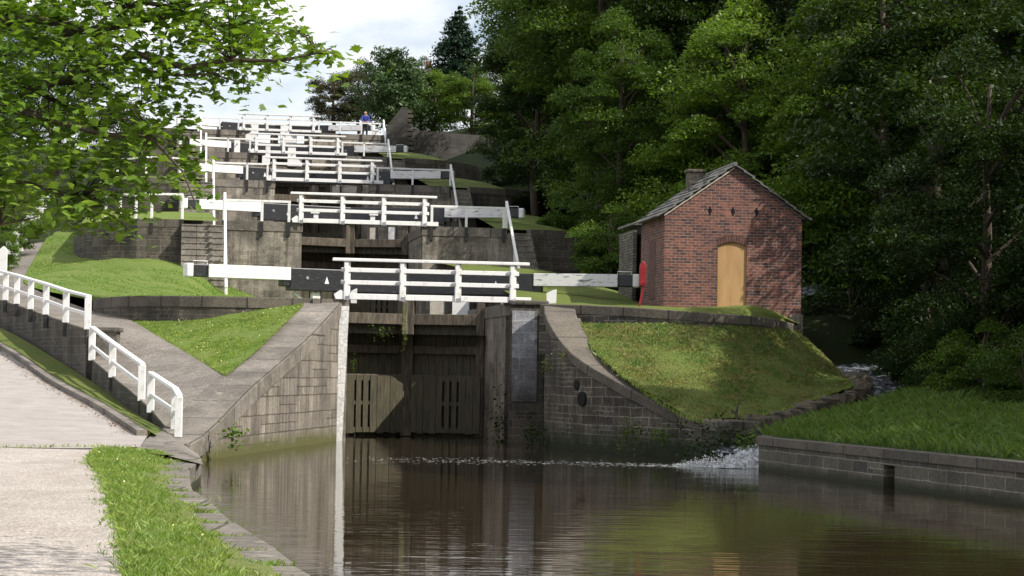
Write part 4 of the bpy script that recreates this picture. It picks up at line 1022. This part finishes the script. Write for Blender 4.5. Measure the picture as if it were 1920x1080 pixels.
skin_obj('trousers', [(0, .05, .90), V[15], V[16], V[17], V[19], V[20], V[21]], [(0, 1), (1, 2), (2, 3), (0, 4), (4, 5), (5, 6)], [.165, .13, .088, .065, .13, .088, .065], 'dark_cloth', root, pb)
skin_obj('shoe', [(-.14, .06, .05), (-.15, -.14, .03)], [(0, 1)], [.055, .045], 'iron', root, pb); skin_obj('shoe', [(.14, .09, .05), (.15, -.12, .03)], [(0, 1)], [.055, .045], 'iron', root, pb)
skin_obj('hair', [(0, -.07, 1.66), (0, -.08, 1.745)], [(0, 1)], [.10, .085], 'grey_hair', root, pb, 2)
m = MB()
for sx in (-1, 1):
    for j in range(4): m.tube([(sx * (.10 - .018 * j), -.68, .965), (sx * (.085 - .018 * j), -.735, .965 - .004 * j), (sx * (.075 - .017 * j), -.755 + .006 * j, .93)], .009, 5)
    m.tube([(sx * .11, -.66, .97), (sx * .04, -.69, .985)], .010, 5)
m.build('fingers', 'skin', root)
m = MB(); m.tube([(0, -.22, 1.66), (0, -.245, 1.635)], [.018, .012], 6); m.build('nose', 'skin', root)
for sx in (-1, 1):
    m = MB(); m.tube([(sx * .105, -.11, 1.68), (sx * .115, -.10, 1.64)], .018, 6); m.build('ear', 'skin', root)
    m = MB(); m.tube([(sx * .035, -.215, 1.675), (sx * .035, -.226, 1.675)], .011, 6); m.build('eye', 'dark_cloth', root)
m = MB(); m.box(-.03, .03, -.223, -.205, 1.598, 1.607); m.build('mouth', 'red_paint', root)

bp = P(415, 236, 148.6); root = empty('pigeon', bp, 'dark bird perched on the topmost left white railing', 'bird', rz=.6)
o = skin_obj('body', [(0, 0, .10), (0, -.07, .17), (0, -.10, .25), (0, -.13, .29), (0, -.18, .28), (0, .10, .03), (0, .20, -.06)], [(0, 1), (1, 2), (2, 3), (3, 4), (0, 5), (5, 6)], [.075, .07, .045, .035, .01, .05, .03], 'feather', root, bp)
m = MB(); m.prism([(-.07, .18), (-.085, .12), (-.06, -.02), (-.05, .10)], -.04, .16); m.build('wing', 'feather', root); m = MB(); m.prism([(.07, .18), (.085, .12), (.06, -.02), (.05, .10)], -.04, .16); m.build('wing', 'feather', root)
m = MB(); m.tube([(.02, -.01, .05), (.02, -.01, 0)], .008, 5); m.build('leg', 'red_paint', root); m = MB(); m.tube([(-.02, -.01, .05), (-.02, -.01, 0)], .008, 5); m.build('leg', 'red_paint', root)

# far house with chimneys beyond the trees
hp = P(795, 175, 205); root = empty('house', (hp.x, hp.y, hp.z), 'distant stone house with a red chimney pot showing above the trees', 'house')
m = MB(); m.box(-3, 3, 0, 7, -.8, 1.6); m.build('wall', 'far_render', root)
m = MB(); m.prism([(-3.3, 1.6), (3.3, 1.6), (0, 2.2)], -.3, 7.3); rf = m.build('roof', 'slate', root)
m = MB(); m.box(-1.6, 1.2, 1, 2, 1.9, 2.55); m.build('chimney', 'dry_stone', rf)
m = MB(); m.tube([(.25, 1.5, 2.55), (.25, 1.5, 3.35)], [.22, .19], 10); m.build('chimney_pot', 'terracotta', rf)

# ================================================================== VEGETATION
proto_tree('A', 17, 5.2, 7.9, 76000, 100, .18, 'leaf_dark', 11)
proto_tree('B', 15, 5.0, 7.0, 76000, 90, .17, 'leaf_mid', 26)
proto_tree('C', 19, 5.6, 9.0, 76000, 115, .20, 'leaf_dark', 35)
proto_tree('S', 5.2, 3.0, 2.7, 30000, 55, .14, 'leaf_mid', 41)
WOOD = 'trees of the wood on the right bank'
def T(key, u, Y, z, s, label, mat=None, sz=None, group=WOOD):
    x = (u - 960) / F * Y
    return put_tree(key, x, Y, z, s, label, 'tree', group, 'broadleaf_tree', None, sz, mat)
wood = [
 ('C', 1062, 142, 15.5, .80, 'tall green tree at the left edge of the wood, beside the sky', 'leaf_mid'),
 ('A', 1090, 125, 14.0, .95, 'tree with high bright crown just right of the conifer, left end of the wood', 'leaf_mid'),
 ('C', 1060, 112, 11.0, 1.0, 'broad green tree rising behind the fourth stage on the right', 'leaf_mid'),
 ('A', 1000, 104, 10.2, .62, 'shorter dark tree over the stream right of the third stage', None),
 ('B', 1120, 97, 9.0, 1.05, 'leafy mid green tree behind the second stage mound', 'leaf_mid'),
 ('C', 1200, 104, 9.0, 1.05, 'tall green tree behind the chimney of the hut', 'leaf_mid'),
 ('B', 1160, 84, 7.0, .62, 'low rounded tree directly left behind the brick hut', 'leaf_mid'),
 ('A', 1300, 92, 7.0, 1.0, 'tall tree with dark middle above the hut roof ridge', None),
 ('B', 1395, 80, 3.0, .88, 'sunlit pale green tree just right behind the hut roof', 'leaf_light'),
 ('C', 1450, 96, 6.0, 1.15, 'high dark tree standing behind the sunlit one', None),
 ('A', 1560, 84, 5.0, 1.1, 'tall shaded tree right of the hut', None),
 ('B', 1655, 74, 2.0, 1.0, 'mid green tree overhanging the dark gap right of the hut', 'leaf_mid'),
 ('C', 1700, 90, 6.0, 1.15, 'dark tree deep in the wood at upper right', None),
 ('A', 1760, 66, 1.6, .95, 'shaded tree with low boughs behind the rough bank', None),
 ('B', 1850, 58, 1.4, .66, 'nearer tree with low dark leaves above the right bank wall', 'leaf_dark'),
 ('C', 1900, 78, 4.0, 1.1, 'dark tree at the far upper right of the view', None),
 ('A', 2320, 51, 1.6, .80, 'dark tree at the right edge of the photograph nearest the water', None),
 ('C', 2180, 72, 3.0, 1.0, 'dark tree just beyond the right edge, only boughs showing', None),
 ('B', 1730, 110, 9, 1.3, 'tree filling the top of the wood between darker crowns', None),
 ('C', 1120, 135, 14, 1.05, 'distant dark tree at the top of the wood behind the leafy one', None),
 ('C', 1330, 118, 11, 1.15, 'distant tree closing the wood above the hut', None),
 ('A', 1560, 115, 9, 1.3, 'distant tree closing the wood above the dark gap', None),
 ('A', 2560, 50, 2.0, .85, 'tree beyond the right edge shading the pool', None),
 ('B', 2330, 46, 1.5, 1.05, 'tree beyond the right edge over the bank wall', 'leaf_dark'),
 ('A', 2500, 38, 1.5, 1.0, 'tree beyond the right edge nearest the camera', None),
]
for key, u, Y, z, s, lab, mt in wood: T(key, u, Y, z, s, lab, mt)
bushes = [
 (1745, 62, 1.4, .58, 'dark bush at the back of the rough bank beside the stream'), (1790, 59, 1.1, .50, 'leafy dark bush at the back of the rough bank'),
 (1845, 56, 1.0, .50, 'bush with drooping leaves above the tall grass'), (1925, 53, 1.0, .46, 'bush at the right edge above the bank wall'),
 (1600, 69, 2.4, .62, 'black shaded bush right of the hut corner'), (1555, 73, 3.2, .7, 'dark shaded bush behind the right corner of the hut'),
 (1520, 78, 3.6, .8, 'dark bush deep behind the hut'), (1100, 90, 7.6, .62, 'bush leaning over the upper stream behind the second stage'),
 (1145, 79, 5.4, .55, 'bush between the hut outbuilding and the stream'), (1030, 108, 10, .62, 'dark bush beside the third stage mound'),
 (960, 126, 13, .62, 'dark bush at the end of the boundary wall'), (1735, 66, 1.9, .7, 'dark bush overhanging the stream from the right'),
 (1250, 86, 6.0, .9, 'bush behind the hut chimney')]
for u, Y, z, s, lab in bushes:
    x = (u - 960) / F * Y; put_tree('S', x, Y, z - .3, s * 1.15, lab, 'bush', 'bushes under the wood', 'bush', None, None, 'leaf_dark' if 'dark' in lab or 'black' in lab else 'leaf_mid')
# light shrubs at the head of the locks
put_tree('S', *P(815, 252, 163), .95, 'bright yellow green shrub behind the boundary wall at the head of the locks', 'shrub', None, 'shrub', None, None, 'leaf_light')
put_tree('B', *(P(790, 252, 172)), .42, 'green tree below the distant chimney', 'tree', None, 'broadleaf_tree', None, None, 'leaf_mid')
put_tree('S', *P(625, 232, 170), .85, 'bronze leaved shrub behind the topmost railing', 'shrub', None, 'shrub', None, .8, 'leaf_bronze')
put_tree('S', *P(672, 228, 172), .80, 'bronze shrub right behind the person', 'shrub', None, 'shrub', None, 1.0, 'leaf_bronze')
put_tree('S', *P(885, 250, 160), 1.0, 'brownish green shrub at the right end of the boundary wall', 'shrub', None, 'shrub', None, None, 'leaf_mid')
put_tree('A', *(P(948, 250, 165)), .50, 'dark tree between the conifer and the wood', 'tree', None, 'broadleaf_tree', None, None, 'leaf_dark')

# conifer: whorls of drooping boughs
def conifer(base, H, Rb, n, label, seed, size=.22, up=0.15, name='conifer_tree', ragged=.35, mat='leaf_conifer', zlow=.10, shape=1.0):
    rg = np.random.default_rng(seed); r = empty(name, base, label, 'tree'); m = MB(); m.tube([(0, 0, -1), (0, 0, H * .5), (0, 0, H)], [H * .016, H * .011, .01], 8); pts = []
    nw = int(H * 2.3)
    for i in range(nw):
        t = i / (nw - 1); z = H * (zlow + (1 - zlow) * t); Rr = Rb * (1 - t) ** shape + .10
        for j in range(7 if t < .9 else 4):
            a = rg.uniform(0, 6.28); l = Rr * rg.uniform(1 - ragged, 1.1); k = int(n * l / Rb / 2)
            s = np.linspace(.12, 1, max(3, k)); dx = np.cos(a), np.sin(a)
            zz = z + up * l * s - .32 * l * s ** 2 + .12 * l * s ** 5
            P_ = np.stack([dx[0] * l * s, dx[1] * l * s, zz], 1)
            for _ in range(3):
                w_ = (.30 * l * (1 - s * .7) + .08)[:, None]
                pts.append(P_ + rg.normal(size=P_.shape) * w_ * np.array([1, 1, .45]))
            m.tube([(0, 0, z), (dx[0] * l * .6, dx[1] * l * .6, z + up * l * .6 - .11 * l), tuple(P_[-1])], [.05, .03, .012], 5)
    p = np.concatenate(pts); co = kite_leaves(p, size, .9, rg, .4); quads_object('crown', co, 4, mat, r); m.build('trunk', 'bark', r); return r
conifer(P(858, 205, 172), 8.3, 3.0, 150, 'tall spiky conifer against the sky left of the wood', 5, size=.33, shape=.75)
conifer(P(728, 250, 160), 6.3, 3.0, 190, 'dense blue green cypress with ragged top behind the person', 8, size=.28, up=.75, ragged=.5, zlow=.05, shape=.45, mat='leaf_cypress')
conifer(P(762, 240, 163), 4.6, 2.6, 170, 'lower cypress leaning right below the distant chimney', 9, size=.28, up=.7, ragged=.5, zlow=.05, shape=.45, mat='leaf_cypress')

# trees on the left beyond the ramp
put_tree('B', *P(-60, 460, 112), .55, 'green tree behind the sycamore boughs at the far left', 'tree', None, 'broadleaf_tree', None, None, 'leaf_mid')
put_tree('A', *P(110, 330, 140), .78, 'dark tree behind the sycamore boughs left of the locks', 'tree', None, 'broadleaf_tree', None, None, 'leaf_dark')
put_tree('C', *P(-60, 380, 125), .8, 'tall dark tree at the upper left edge behind the sycamore', 'tree', None, 'broadleaf_tree', None, None, 'leaf_dark')
put_tree('S', *P(20, 470, 92), .62, 'pale flowering bush beside the ramp posts on the far left', 'bush', None, 'bush', None, None, 'leaf_light')
put_tree('S', *P(-5, 510, 85), .40, 'small pale bush at the left edge behind the ramp railing', 'bush', None, 'bush', None, None, 'leaf_light')
put_tree('S', *P(230, 330, 128), .9, 'dark bush on the left bank of the third stage', 'bush', None, 'bush', None, None, 'leaf_dark')

# ------------------------------------------------------------------ foreground sycamore
def inpoly(x, y, poly):
    poly = np.array(poly); n = len(poly); c = np.zeros(len(x), bool); j = n - 1
    for i in range(n):
        xi, yi = poly[i]; xj, yj = poly[j]
        c ^= ((yi > y) != (yj > y)) & (x < (xj - xi) * (y - yi) / (yj - yi + 1e-9) + xi); j = i
    return c
# region of space (measured on the plane 24 m away) filled by the boughs
def pl(u, v): p = P(u, v, 24); return (p.x, p.z)
dense = [pl(*q) for q in [(-1500, 420), (-900, 520), (-300, 500), (0, 375), (60, 385), (110, 425), (160, 415), (215, 445), (240, 420), (300, 330), (345, 300), (330, 215), (340, 150), (430, 95), (500, 40), (500, -80), (700, -700), (400, -1500), (-1500, -1500)]]
fringe = [pl(*q) for q in [(-1500, 520), (-300, 560), (0, 400), (100, 430), (150, 425), (225, 455), (260, 385), (355, 350), (395, 405), (372, 305), (370, 170), (440, 160), (520, 150), (560, 138), (600, 128), (650, 106), (625, 82), (575, 60), (540, 30), (540, 0), (620, -60), (800, -800), (400, -1600), (-1500, -1600)]]
LOBES = [(0, 0), (.18, .10), (.10, .42), (.30, .30), (.42, .62), (.58, .34), (.74, .26), (1.0, 0)]
LEAF = np.array([(x, y) for x, y in LOBES] + [(x, -y) for x, y in LOBES[-2:0:-1]])   # 5-lobed outline, 14 points
def leaf5(c, size, tilt, rg, tipdir=None):
    n = len(c); x, y, nn = frames(n, tilt, rg)
    s = (size * rg.uniform(.55, 1.25, n))[:, None, None]
    o = LEAF[None, :, 0:1] * x[:, None, :] + LEAF[None, :, 1:2] * y[:, None, :]
    o = o - nn[:, None, :] * (0.22 * LEAF[None, :, 0:1] ** 2 + .25 * np.abs(LEAF[None, :, 1:2]))
    return (c[:, None, :] + o * s)
rg = np.random.default_rng(77)
root = empty('sycamore_tree', (-9.5, 24, .3), 'sycamore whose bright lobed leaves hang over the towpath at the upper left', 'tree')
tb = Vector((-9.5, 24, .3)); mt = MB(); mt.tube([(-9.5, 24, -.5), (-9.4, 24, 2.5), (-9.0, 24.1, 6), (-8.3, 24, 9.5), (-7.8, 24, 13)], [.36, .30, .25, .16, .05], 12)
limbs = []
def limb(pts, r0, r1, n=8):
    q = dens(pts, .35); q = [p + Vector((noise.noise(p * 1.7), noise.noise(p * 1.9 + Vector((5, 0, 0))), noise.noise(p * 1.5 + Vector((0, 7, 0))))) * .07 for p in q]
    mt.tube(q, [r0 + (r1 - r0) * i / (len(q) - 1) for i in range(len(q))], n); limbs.append((q, r0)); return q
j0 = (-9.2, 24, 4.2)
limb([j0, P(-200, 260, 24), P(0, 205, 24), P(60, 170, 24), P(110, 152, 24.1), P(160, 158, 24.2)], .13, .03)
limb([(-9.0, 24, 5.5), P(-150, 60, 24.3), P(0, 40, 24.2), P(120, 40, 24.2), P(190, 65, 24.2), P(240, 15, 24), P(262, 0, 24), P(330, 18, 23.8), P(420, 8, 23.6)], .11, .018)
limb([P(110, 152, 24.1), P(180, 118, 23.8), P(260, 102, 23.6), P(350, 122, 23.4), P(430, 115, 23.3), P(520, 112, 23.2), P(600, 98, 23.2), P(640, 102, 23.2)], .05, .006)
limb([P(120, 60, 24.2), P(230, 45, 24.5), P(330, 25, 24.6), P(440, 55, 24.6), P(540, 70, 24.6)], .045, .006)
limb([P(300, 132, 23.5), P(330, 136, 23.4), P(400, 140, 23.4), P(470, 165, 23.3)], .022, .005)
limb([P(0, 205, 24), P(90, 225, 23.6), P(190, 250, 23.4), P(280, 262, 23.2), P(340, 330, 23.1), P(370, 380, 23)], .05, .006)
limb([P(-100, 280, 24.4), P(0, 330, 24.3), P(80, 350, 24.3), P(150, 380, 24.2), P(215, 420, 24.2)], .05, .006)
limb([P(60, 170, 24), P(150, 215, 25), P(240, 210, 25.2), P(310, 235, 25.2)], .04, .006)
limb([P(-300, 200, 24), P(-200, 380, 23.6), P(-60, 430, 23.5), P(60, 410, 23.4)], .05, .008)
limb([(-9.1, 24, 5), (-8, 21.5, 6.5), (-6.5, 19, 7.4), (-5.2, 17, 7.8)], .1, .02); limb([(-8.9, 24, 7), (-6, 25, 9), (-3, 25.5, 10)], .1, .02)
limb([(-9, 24, 6), (-11, 26, 8), (-13, 27, 9)], .1, .02); limb([(-8.6, 24, 8), (-8, 22, 10), (-7, 20, 12)], .1, .02)
N0 = 105000
X_ = rg.uniform(-15, -1.2, N0); Z_ = rg.uniform(3.2, 13.5, N0); Yv = rg.normal(24, 1.0, N0)
# clumping into sprays: keep where a 3D noise is high
def n3(x, y, z, s): return np.array([noise.noise(Vector((a * s, b * s, c * s * 2.2))) for a, b, c in zip(x, y, z)])
inD = inpoly(X_, Z_, dense); inF = inpoly(X_, Z_, fringe)
nv = n3(X_, Yv, Z_, 1.15)
inframe = (X_ > -6.4) & (Z_ < 6.9)
keep = (inD & (nv > np.where(inframe, -.40, .02))) | (inF & ~inD & (nv > .03))
keep &= inframe | (rg.uniform(0, 1, N0) < .12)
C1 = np.stack([X_, Yv, Z_], 1)[keep]
# sprays along the limbs
ex = []
for q, r0 in limbs:
    for i, p in enumerate(q):
        f = i / len(q)
        if f < .25 and r0 > .05: continue
        for _ in range(5 if r0 < .06 else 4):
            d = rg.normal(size=3) * np.array([.22, .30, .09]); ex.append(np.array(p) + d + np.array([0, 0, -.03]))
ex = np.array(ex)
# twigs with leaves in the fringe
tw = []
ids = np.where(inF & inframe)[0][:420]
for i in ids:
    p = Vector((X_[i], Yv[i], Z_[i])); best = None
    for q, r0 in limbs:
        for k_ in q[::2]:
            d_ = (k_ - p).length
            if best is None or d_ < best[0]: best = (d_, k_)
    if best[0] < .85:
        e = p; s_ = best[1]; mid = s_.lerp(e, .5) + Vector((0, 0, .06)); mt.tube([s_, mid, e], [.012, .008, .004], 4, cap=False)
        for t_ in (.45, .7, .9, 1.0): 
            for _ in range(2): ex = np.vstack([ex, np.array(s_.lerp(e, t_)) + rg.normal(size=3) * np.array([.07, .1, .04])])
hang = np.array([P(u, v, 23.3) for u, v in ((386, 175), (398, 178), (455, 188), (470, 196), (462, 204), (417, 193), (440, 172), (365, 211), (622, 142), (650, 100), (640, 108))])
C1 = np.concatenate([C1, ex, hang])
# boughs reaching over the towpath beside the camera (their shadow falls on the gravel)
c2 = np.concatenate([rg.normal(size=(500, 3)) * np.array([.9, .9, .35]) + np.array(c_) for c_ in ((1.1, 14.6, 6.1), (.2, 15.0, 6.3), (-1.6, 15.9, 6.7))])
C1 = np.concatenate([C1, c2])
limb([(-5.2, 17, 7.8), (-3.4, 16, 7.0), (-1.6, 15.6, 6.6), (.2, 15, 6.3), (1.3, 14.6, 6.1)], .05, .01)
lv = leaf5(C1, .114, .55, rg).reshape(-1, 3)
quads_object('crown', lv, len(LEAF), 'leaf_sycamore', root, tb)
mt.build('trunk', 'bark', root, tb, smooth=True)
print('sycamore leaves', len(C1))

# ------------------------------------------------------------------ grass blades
def sample_grid(G, n, rg, dens_fn=None):
    G = np.array([[tuple(p) for p in r] for r in G]); a, b = G.shape[:2]
    # area weights
    q = np.cross(G[1:, :-1] - G[:-1, :-1], G[:-1, 1:] - G[:-1, :-1]); A = np.linalg.norm(q, axis=2).ravel(); A = A / A.sum()
    idx = rg.choice(len(A), n, p=A); i, j = idx // (b - 1), idx % (b - 1); s, t = rg.uniform(0, 1, (2, n)); s = s[:, None]; t = t[:, None]
    return (G[i, j] * (1 - s) * (1 - t) + G[i + 1, j] * s * (1 - t) + G[i, j + 1] * (1 - s) * t + G[i + 1, j + 1] * s * t)
def blades(name, pts, h, wd, mat, rg, lean=.5, label=None):
    n = len(pts); th = rg.uniform(0, 6.283, n); hh = (h * rg.uniform(.4, 1.3, n))[:, None]; ln = rg.normal(0, lean, n)[:, None]
    d = np.stack([np.cos(th), np.sin(th), np.zeros(n)], 1); sd = np.stack([-np.sin(th), np.cos(th), np.zeros(n)], 1); ww = (wd * rg.uniform(.6, 1.4, n))[:, None]
    up = np.array([0, 0, 1.0]); p = pts - up * .015
    a = p - sd * ww / 2; b = p + sd * ww / 2; m1 = p + up * hh * .6 + d * hh * ln * .35; c = m1 + sd * ww * .35; e = p + up * hh * .95 + d * hh * ln
    return kind(quads_object(name, np.stack([a, b, c, e], 1).reshape(-1, 3), 4, mat), 'stuff')
rg = np.random.default_rng(5)
STONES = []; q_ = [p_ for p_ in dens(be, .05) if 15.5 < p_.y < 42.5]; i_ = 0
while i_ < len(q_) - 8:
    n_ = 0; L_ = rg.uniform(.7, 1.7); acc = 0
    while i_ + n_ < len(q_) - 1 and acc < L_: acc += (q_[i_ + n_ + 1] - q_[i_ + n_]).length; n_ += 1
    a_, b_ = q_[i_], q_[min(i_ + n_, len(q_) - 1)]; STONES.append((a_, b_, rg.uniform(.42, .72)))
    i_ += n_ + int(rg.integers(2, 7))
def clear(p):
    k = np.ones(len(p), bool)
    for a_, b_, wd in STONES:
        d_ = (b_ - a_); d_.z = 0; L_ = d_.length; d_.normalize(); nx_, ny_ = -d_.y, d_.x
        u_ = (p[:, 0] - a_.x) * d_.x + (p[:, 1] - a_.y) * d_.y; v_ = (p[:, 0] - a_.x) * nx_ + (p[:, 1] - a_.y) * ny_
        k &= ~((u_ > .0) & (u_ < L_) & (v_ > -wd * .92))
    return p[k]
p = clear(sample_grid(BG, 90000, rg))
nn_ = np.array([noise.noise(Vector(q_) * .9) for q_ in p]); p = p[(nn_ + rg.uniform(-.5, .6, len(p))) > -.12]
blades('grass', p, .075, .011, 'blade_fresh', rg, .6)
# stronger tufts by the water
e_ = np.array([tuple(q_) for q_ in dens(be, .05)]); e_ = e_[(e_[:, 1] < 46) & (e_[:, 1] > 15)]
nn_ = np.array([noise.noise(Vector(q_) * 1.4 + Vector((9, 0, 0))) for q_ in e_]); e_ = e_[nn_ > -.05]
p = np.repeat(e_, 26, axis=0); p = p + rg.normal(size=p.shape) * np.array([.13, .08, .0]) + np.array([-.2, 0, .03]); p = clear(p); blades('grass', p, .085, .012, 'blade_fresh', rg, .7)
for G, n_, h_, mt_ in ((TG, 45000, .045, 'blade_fresh'), (LG, 50000, .05, 'blade_fresh'), (MG, 60000, .06, 'blade_mound')): blades('grass', sample_grid(G, n_, rg), h_, .02, mt_, rg, .6)
p = sample_grid(RB, 90000, rg); p = p[(p[:, 0] < 20)]
nn_ = np.array([noise.noise(Vector(q_) * .6) for q_ in p]); blades('grass', p, .24, .014, 'blade_bank', rg, .6)
g0 = np.array([tuple(q_) for q_ in dens(ge[1:8], .02)]); g0 = np.repeat(g0, 3, axis=0); off_ = np.abs(rg.normal(0, .11, len(g0))) * (.6 + .9 * np.array([noise.noise(Vector(q_) * 2.2) for q_ in g0]))
blades('grass', g0 + np.stack([-off_ + .05, rg.normal(0, .05, len(g0)), np.full(len(g0), .012)], 1), .05, .011, 'blade_fresh', rg, .8)
# edge of the terrace wall and the path joint
ed = np.concatenate([np.array([tuple(q_) for q_ in dens(l_, .02)]) for l_ in ([PZ(0, 838, .55), PZ(60, 838, .55), PZ(130, 837, .55), PZ(255, 838, .54)], K[1:], [P(1092, 606, 60.3), P(1250, 607, 60), P(1430, 600, 61.3)])])
ed = np.concatenate([ed, np.array([tuple(q_) for q_ in dens([P(1108, 649, 58.3), P(1166, 703, 56), P(1300, 788, 52.6), P(1420, 780, 53.4), P(1500, 758, 55.5), P(1602, 722, 58.6)], .01)])])
blades('grass', ed + rg.normal(size=ed.shape) * np.array([.06, .05, 0]), .07, .016, 'blade_fresh', rg, .8)

# flat stones set in the bank edge
SG = 'flat stones along the grassy water edge'
for i, (a_, b_, wd) in enumerate(STONES):
    d_ = (b_ - a_); d_.z = 0; d_.normalize(); nn_ = Vector((-d_.y, d_.x, 0)); m = MB(); jt = lambda: Vector((random.uniform(-.04, .04), random.uniform(-.05, .05), 0))
    o_ = [a_ + nn_ * .07 + jt() * .4, b_ + nn_ * .07 + jt() * .4, b_ - nn_ * wd + jt(), a_ - nn_ * wd + jt()]
    zt = max(a_.z, b_.z) + random.uniform(.055, .08); m.hexa([(p.x, p.y, zt - .3) for p in o_] + [(p.x, p.y, zt + random.uniform(-.008, .008)) for p in o_])
    tag(m.build('edge_stone', 'coping_stone', base=tuple(a_), bevel=.025), 'flat worn stone sunk in the grass at the edge of the water', 'stone', SG)

# plants on the walls
def wall_plant(u, v, Y, r, n, size, mat, label, sx=1, sz=1, towards=Vector((0, -.12, 0))):
    rg = np.random.default_rng(int(u * 7 + v)); c = P(u, v, Y) + towards; e = rg.normal(size=(n, 3)) * np.array([r * sx, r * .5, r * sz]) * .5
    co = kite_leaves(np.array(c) + e, size, .9, rg, .8); o = quads_object('wall_plant', co, 4, mat, None, tuple(c)); return tag(o, label, 'plant', 'plants growing from the canal walls')
wall_plant(424, 815, 47.5, .30, 90, .11, 'leaf_light', 'bright green leafy plant in a crack low on the left wing wall', sz=1.1, towards=Vector((.12, -.1, 0)))
wall_plant(352, 862, 44.8, .20, 70, .08, 'leaf_mid', 'small leafy weed where the left wing wall meets the bank')
wall_plant(1188, 812, 54.6, .42, 500, .06, 'leaf_yellow', 'yellow green bushy plant low on the dark right wing wall', .9, 1.1, Vector((-.1, -.2, 0)))
wall_plant(1246, 815, 53.8, .32, 300, .06, 'leaf_mid', 'green tuft low on the right wing wall beside the yellow one', 1, .8, Vector((-.1, -.2, 0)))
wall_plant(1040, 690, 58.7, .26, 220, .05, 'leaf_yellow', 'yellowish tuft high on the right wing wall', .7, 1.2, Vector((-.2, -.25, 0)))
wall_plant(1070, 668, 58.2, .15, 100, .05, 'leaf_yellow', 'tiny yellow tuft under the coping of the right wing wall', .7, 1.2, Vector((-.2, -.25, 0)))
wall_plant(1360, 838, 51.6, .9, 900, .09, 'leaf_dark', 'dark ferns hanging over the outfall of the stream', 1.2, .7, Vector((0, -.1, 0)))
wall_plant(1405, 828, 50.6, .4, 250, .08, 'leaf_light', 'pale fern above the white water of the outfall', 1, .7, Vector((0, -.1, 0)))
wall_plant(760, 612, 65.6, .16, 160, .055, 'leaf_light', 'thin strip of weeds growing up the meeting posts of the lowest gates', .5, 4.5, Vector((-.02, -.12, 0)))
wall_plant(716, 622, 65.0, .22, 100, .06, 'leaf_mid', 'weeds sprouting from the rail of the lowest left gate', 1.4, 1.0, Vector((0, -.15, 0)))
wall_plant(660, 683, 64.6, .14, 60, .06, 'leaf_mid', 'small weed beside the white quoin on the lowest left gate', .6, 1.4, Vector((0.05, -.2, 0)))
wall_plant(940, 800, 63.0, .5, 400, .08, 'leaf_dark', 'dark green growth at the foot of the right pier by the gate', .7, 2.2, Vector((0, -.1, 0)))
wall_plant(1000, 815, 60.0, .35, 260, .08, 'leaf_dark', 'dark weeds at the water line below the worn white pier', 1.0, 1.1, Vector((0, -.25, 0)))

# white water of the outfall and flecks of foam
m = MB(); A1, A2 = P(1418, 832, 50.4), P(1385, 846, 50.4); rows = []
o, _ = patch('waterfall', [[Vector((6.05, 51.2, .46)), Vector((5.7, 51.0, .42)), Vector((5.35, 50.9, .30))], [Vector((5.95, 50.0, .38)), Vector((5.5, 49.9, .28)), Vector((5.05, 50.0, .12))], [Vector((5.82, 48.9, .20)), Vector((5.3, 48.8, .12)), Vector((4.7, 49.2, .03))], [Vector((5.66, 47.9, .0)), Vector((4.8, 47.8, .01)), Vector((4.0, 48.5, .004))]], 'cascade_foam', 12, 9, .06, 3.0); kind(o, 'structure')
rg = np.random.default_rng(9); nF = 750; t = rg.uniform(0, 1, nF) ** 1.5
fx = 4.6 - t * 8.2 + rg.normal(0, .12, nF); fy = 48.2 + rg.normal(0, 1, nF) * (.35 + .9 * t) + .8 * np.sin(t * 3) + .6 * t
s_ = rg.uniform(.006, .03, nF) * (1.1 - .5 * t); ang = np.linspace(0, 2 * np.pi, 7)[:-1]
co = np.stack([np.stack([fx + s_ * 1.8 * np.cos(a_), fy + s_ * 1.5 * np.sin(a_), np.full(nF, .006)], 1) for a_ in ang], 1).reshape(-1, 3)
plain('foam', (0.75, 0.75, 0.73), 0.6, var=.1)
kind(quads_object('foam_flecks', co, 6, 'foam'), 'stuff')
t_ = rg.uniform(0, 1, 1800) ** .7; c_ = np.stack([5.45 - 1.5 * t_ + rg.normal(0, .10, 1800), 48.0 + .7 * t_ + np.abs(rg.normal(0, .35, 1800)), np.abs(rg.normal(0, 1, 1800)) * (.22 * (1 - t_) + .02)], 1)
kind(quads_object('spray', kite_leaves(c_, .035, 1.5, rg, .8), 4, 'foam'), 'stuff')
# daisies and fallen leaves on the grass
pts_ = np.concatenate([sample_grid(TG, 40, rg), sample_grid(LG, 50, rg), sample_grid(BG, 16, rg)]) + np.array([0, 0, .05]); n_ = len(pts_); s_ = rg.uniform(.008, .016, n_)
co = np.stack([pts_ + np.stack([s_ * np.cos(a_), s_ * np.sin(a_) * .6, s_ * .8 * np.sin(a_)], 1) for a_ in ang], 1).reshape(-1, 3)
plain('petal', (0.75, 0.72, 0.35), 0.8, var=.2)
kind(quads_object('daisies', co, 6, 'petal'), 'stuff')
# dead leaves beside the kerb
kx = np.array([tuple(q_) for q_ in dens(K[1:], .03)]); kx = kx[rg.uniform(0, 1, len(kx)) < .9]; kx = np.repeat(kx, 2, axis=0) + rg.normal(size=(len(kx) * 2, 3)) * np.array([.14, .1, 0]) + np.array([-.30, -.05, .03])
co = kite_leaves(kx, .06, .3, rg); plain('dead_leaf', (0.22, 0.14, 0.07), 0.9, var=.4); kind(quads_object('fallen_leaves', co, 4, 'dead_leaf'), 'stuff')
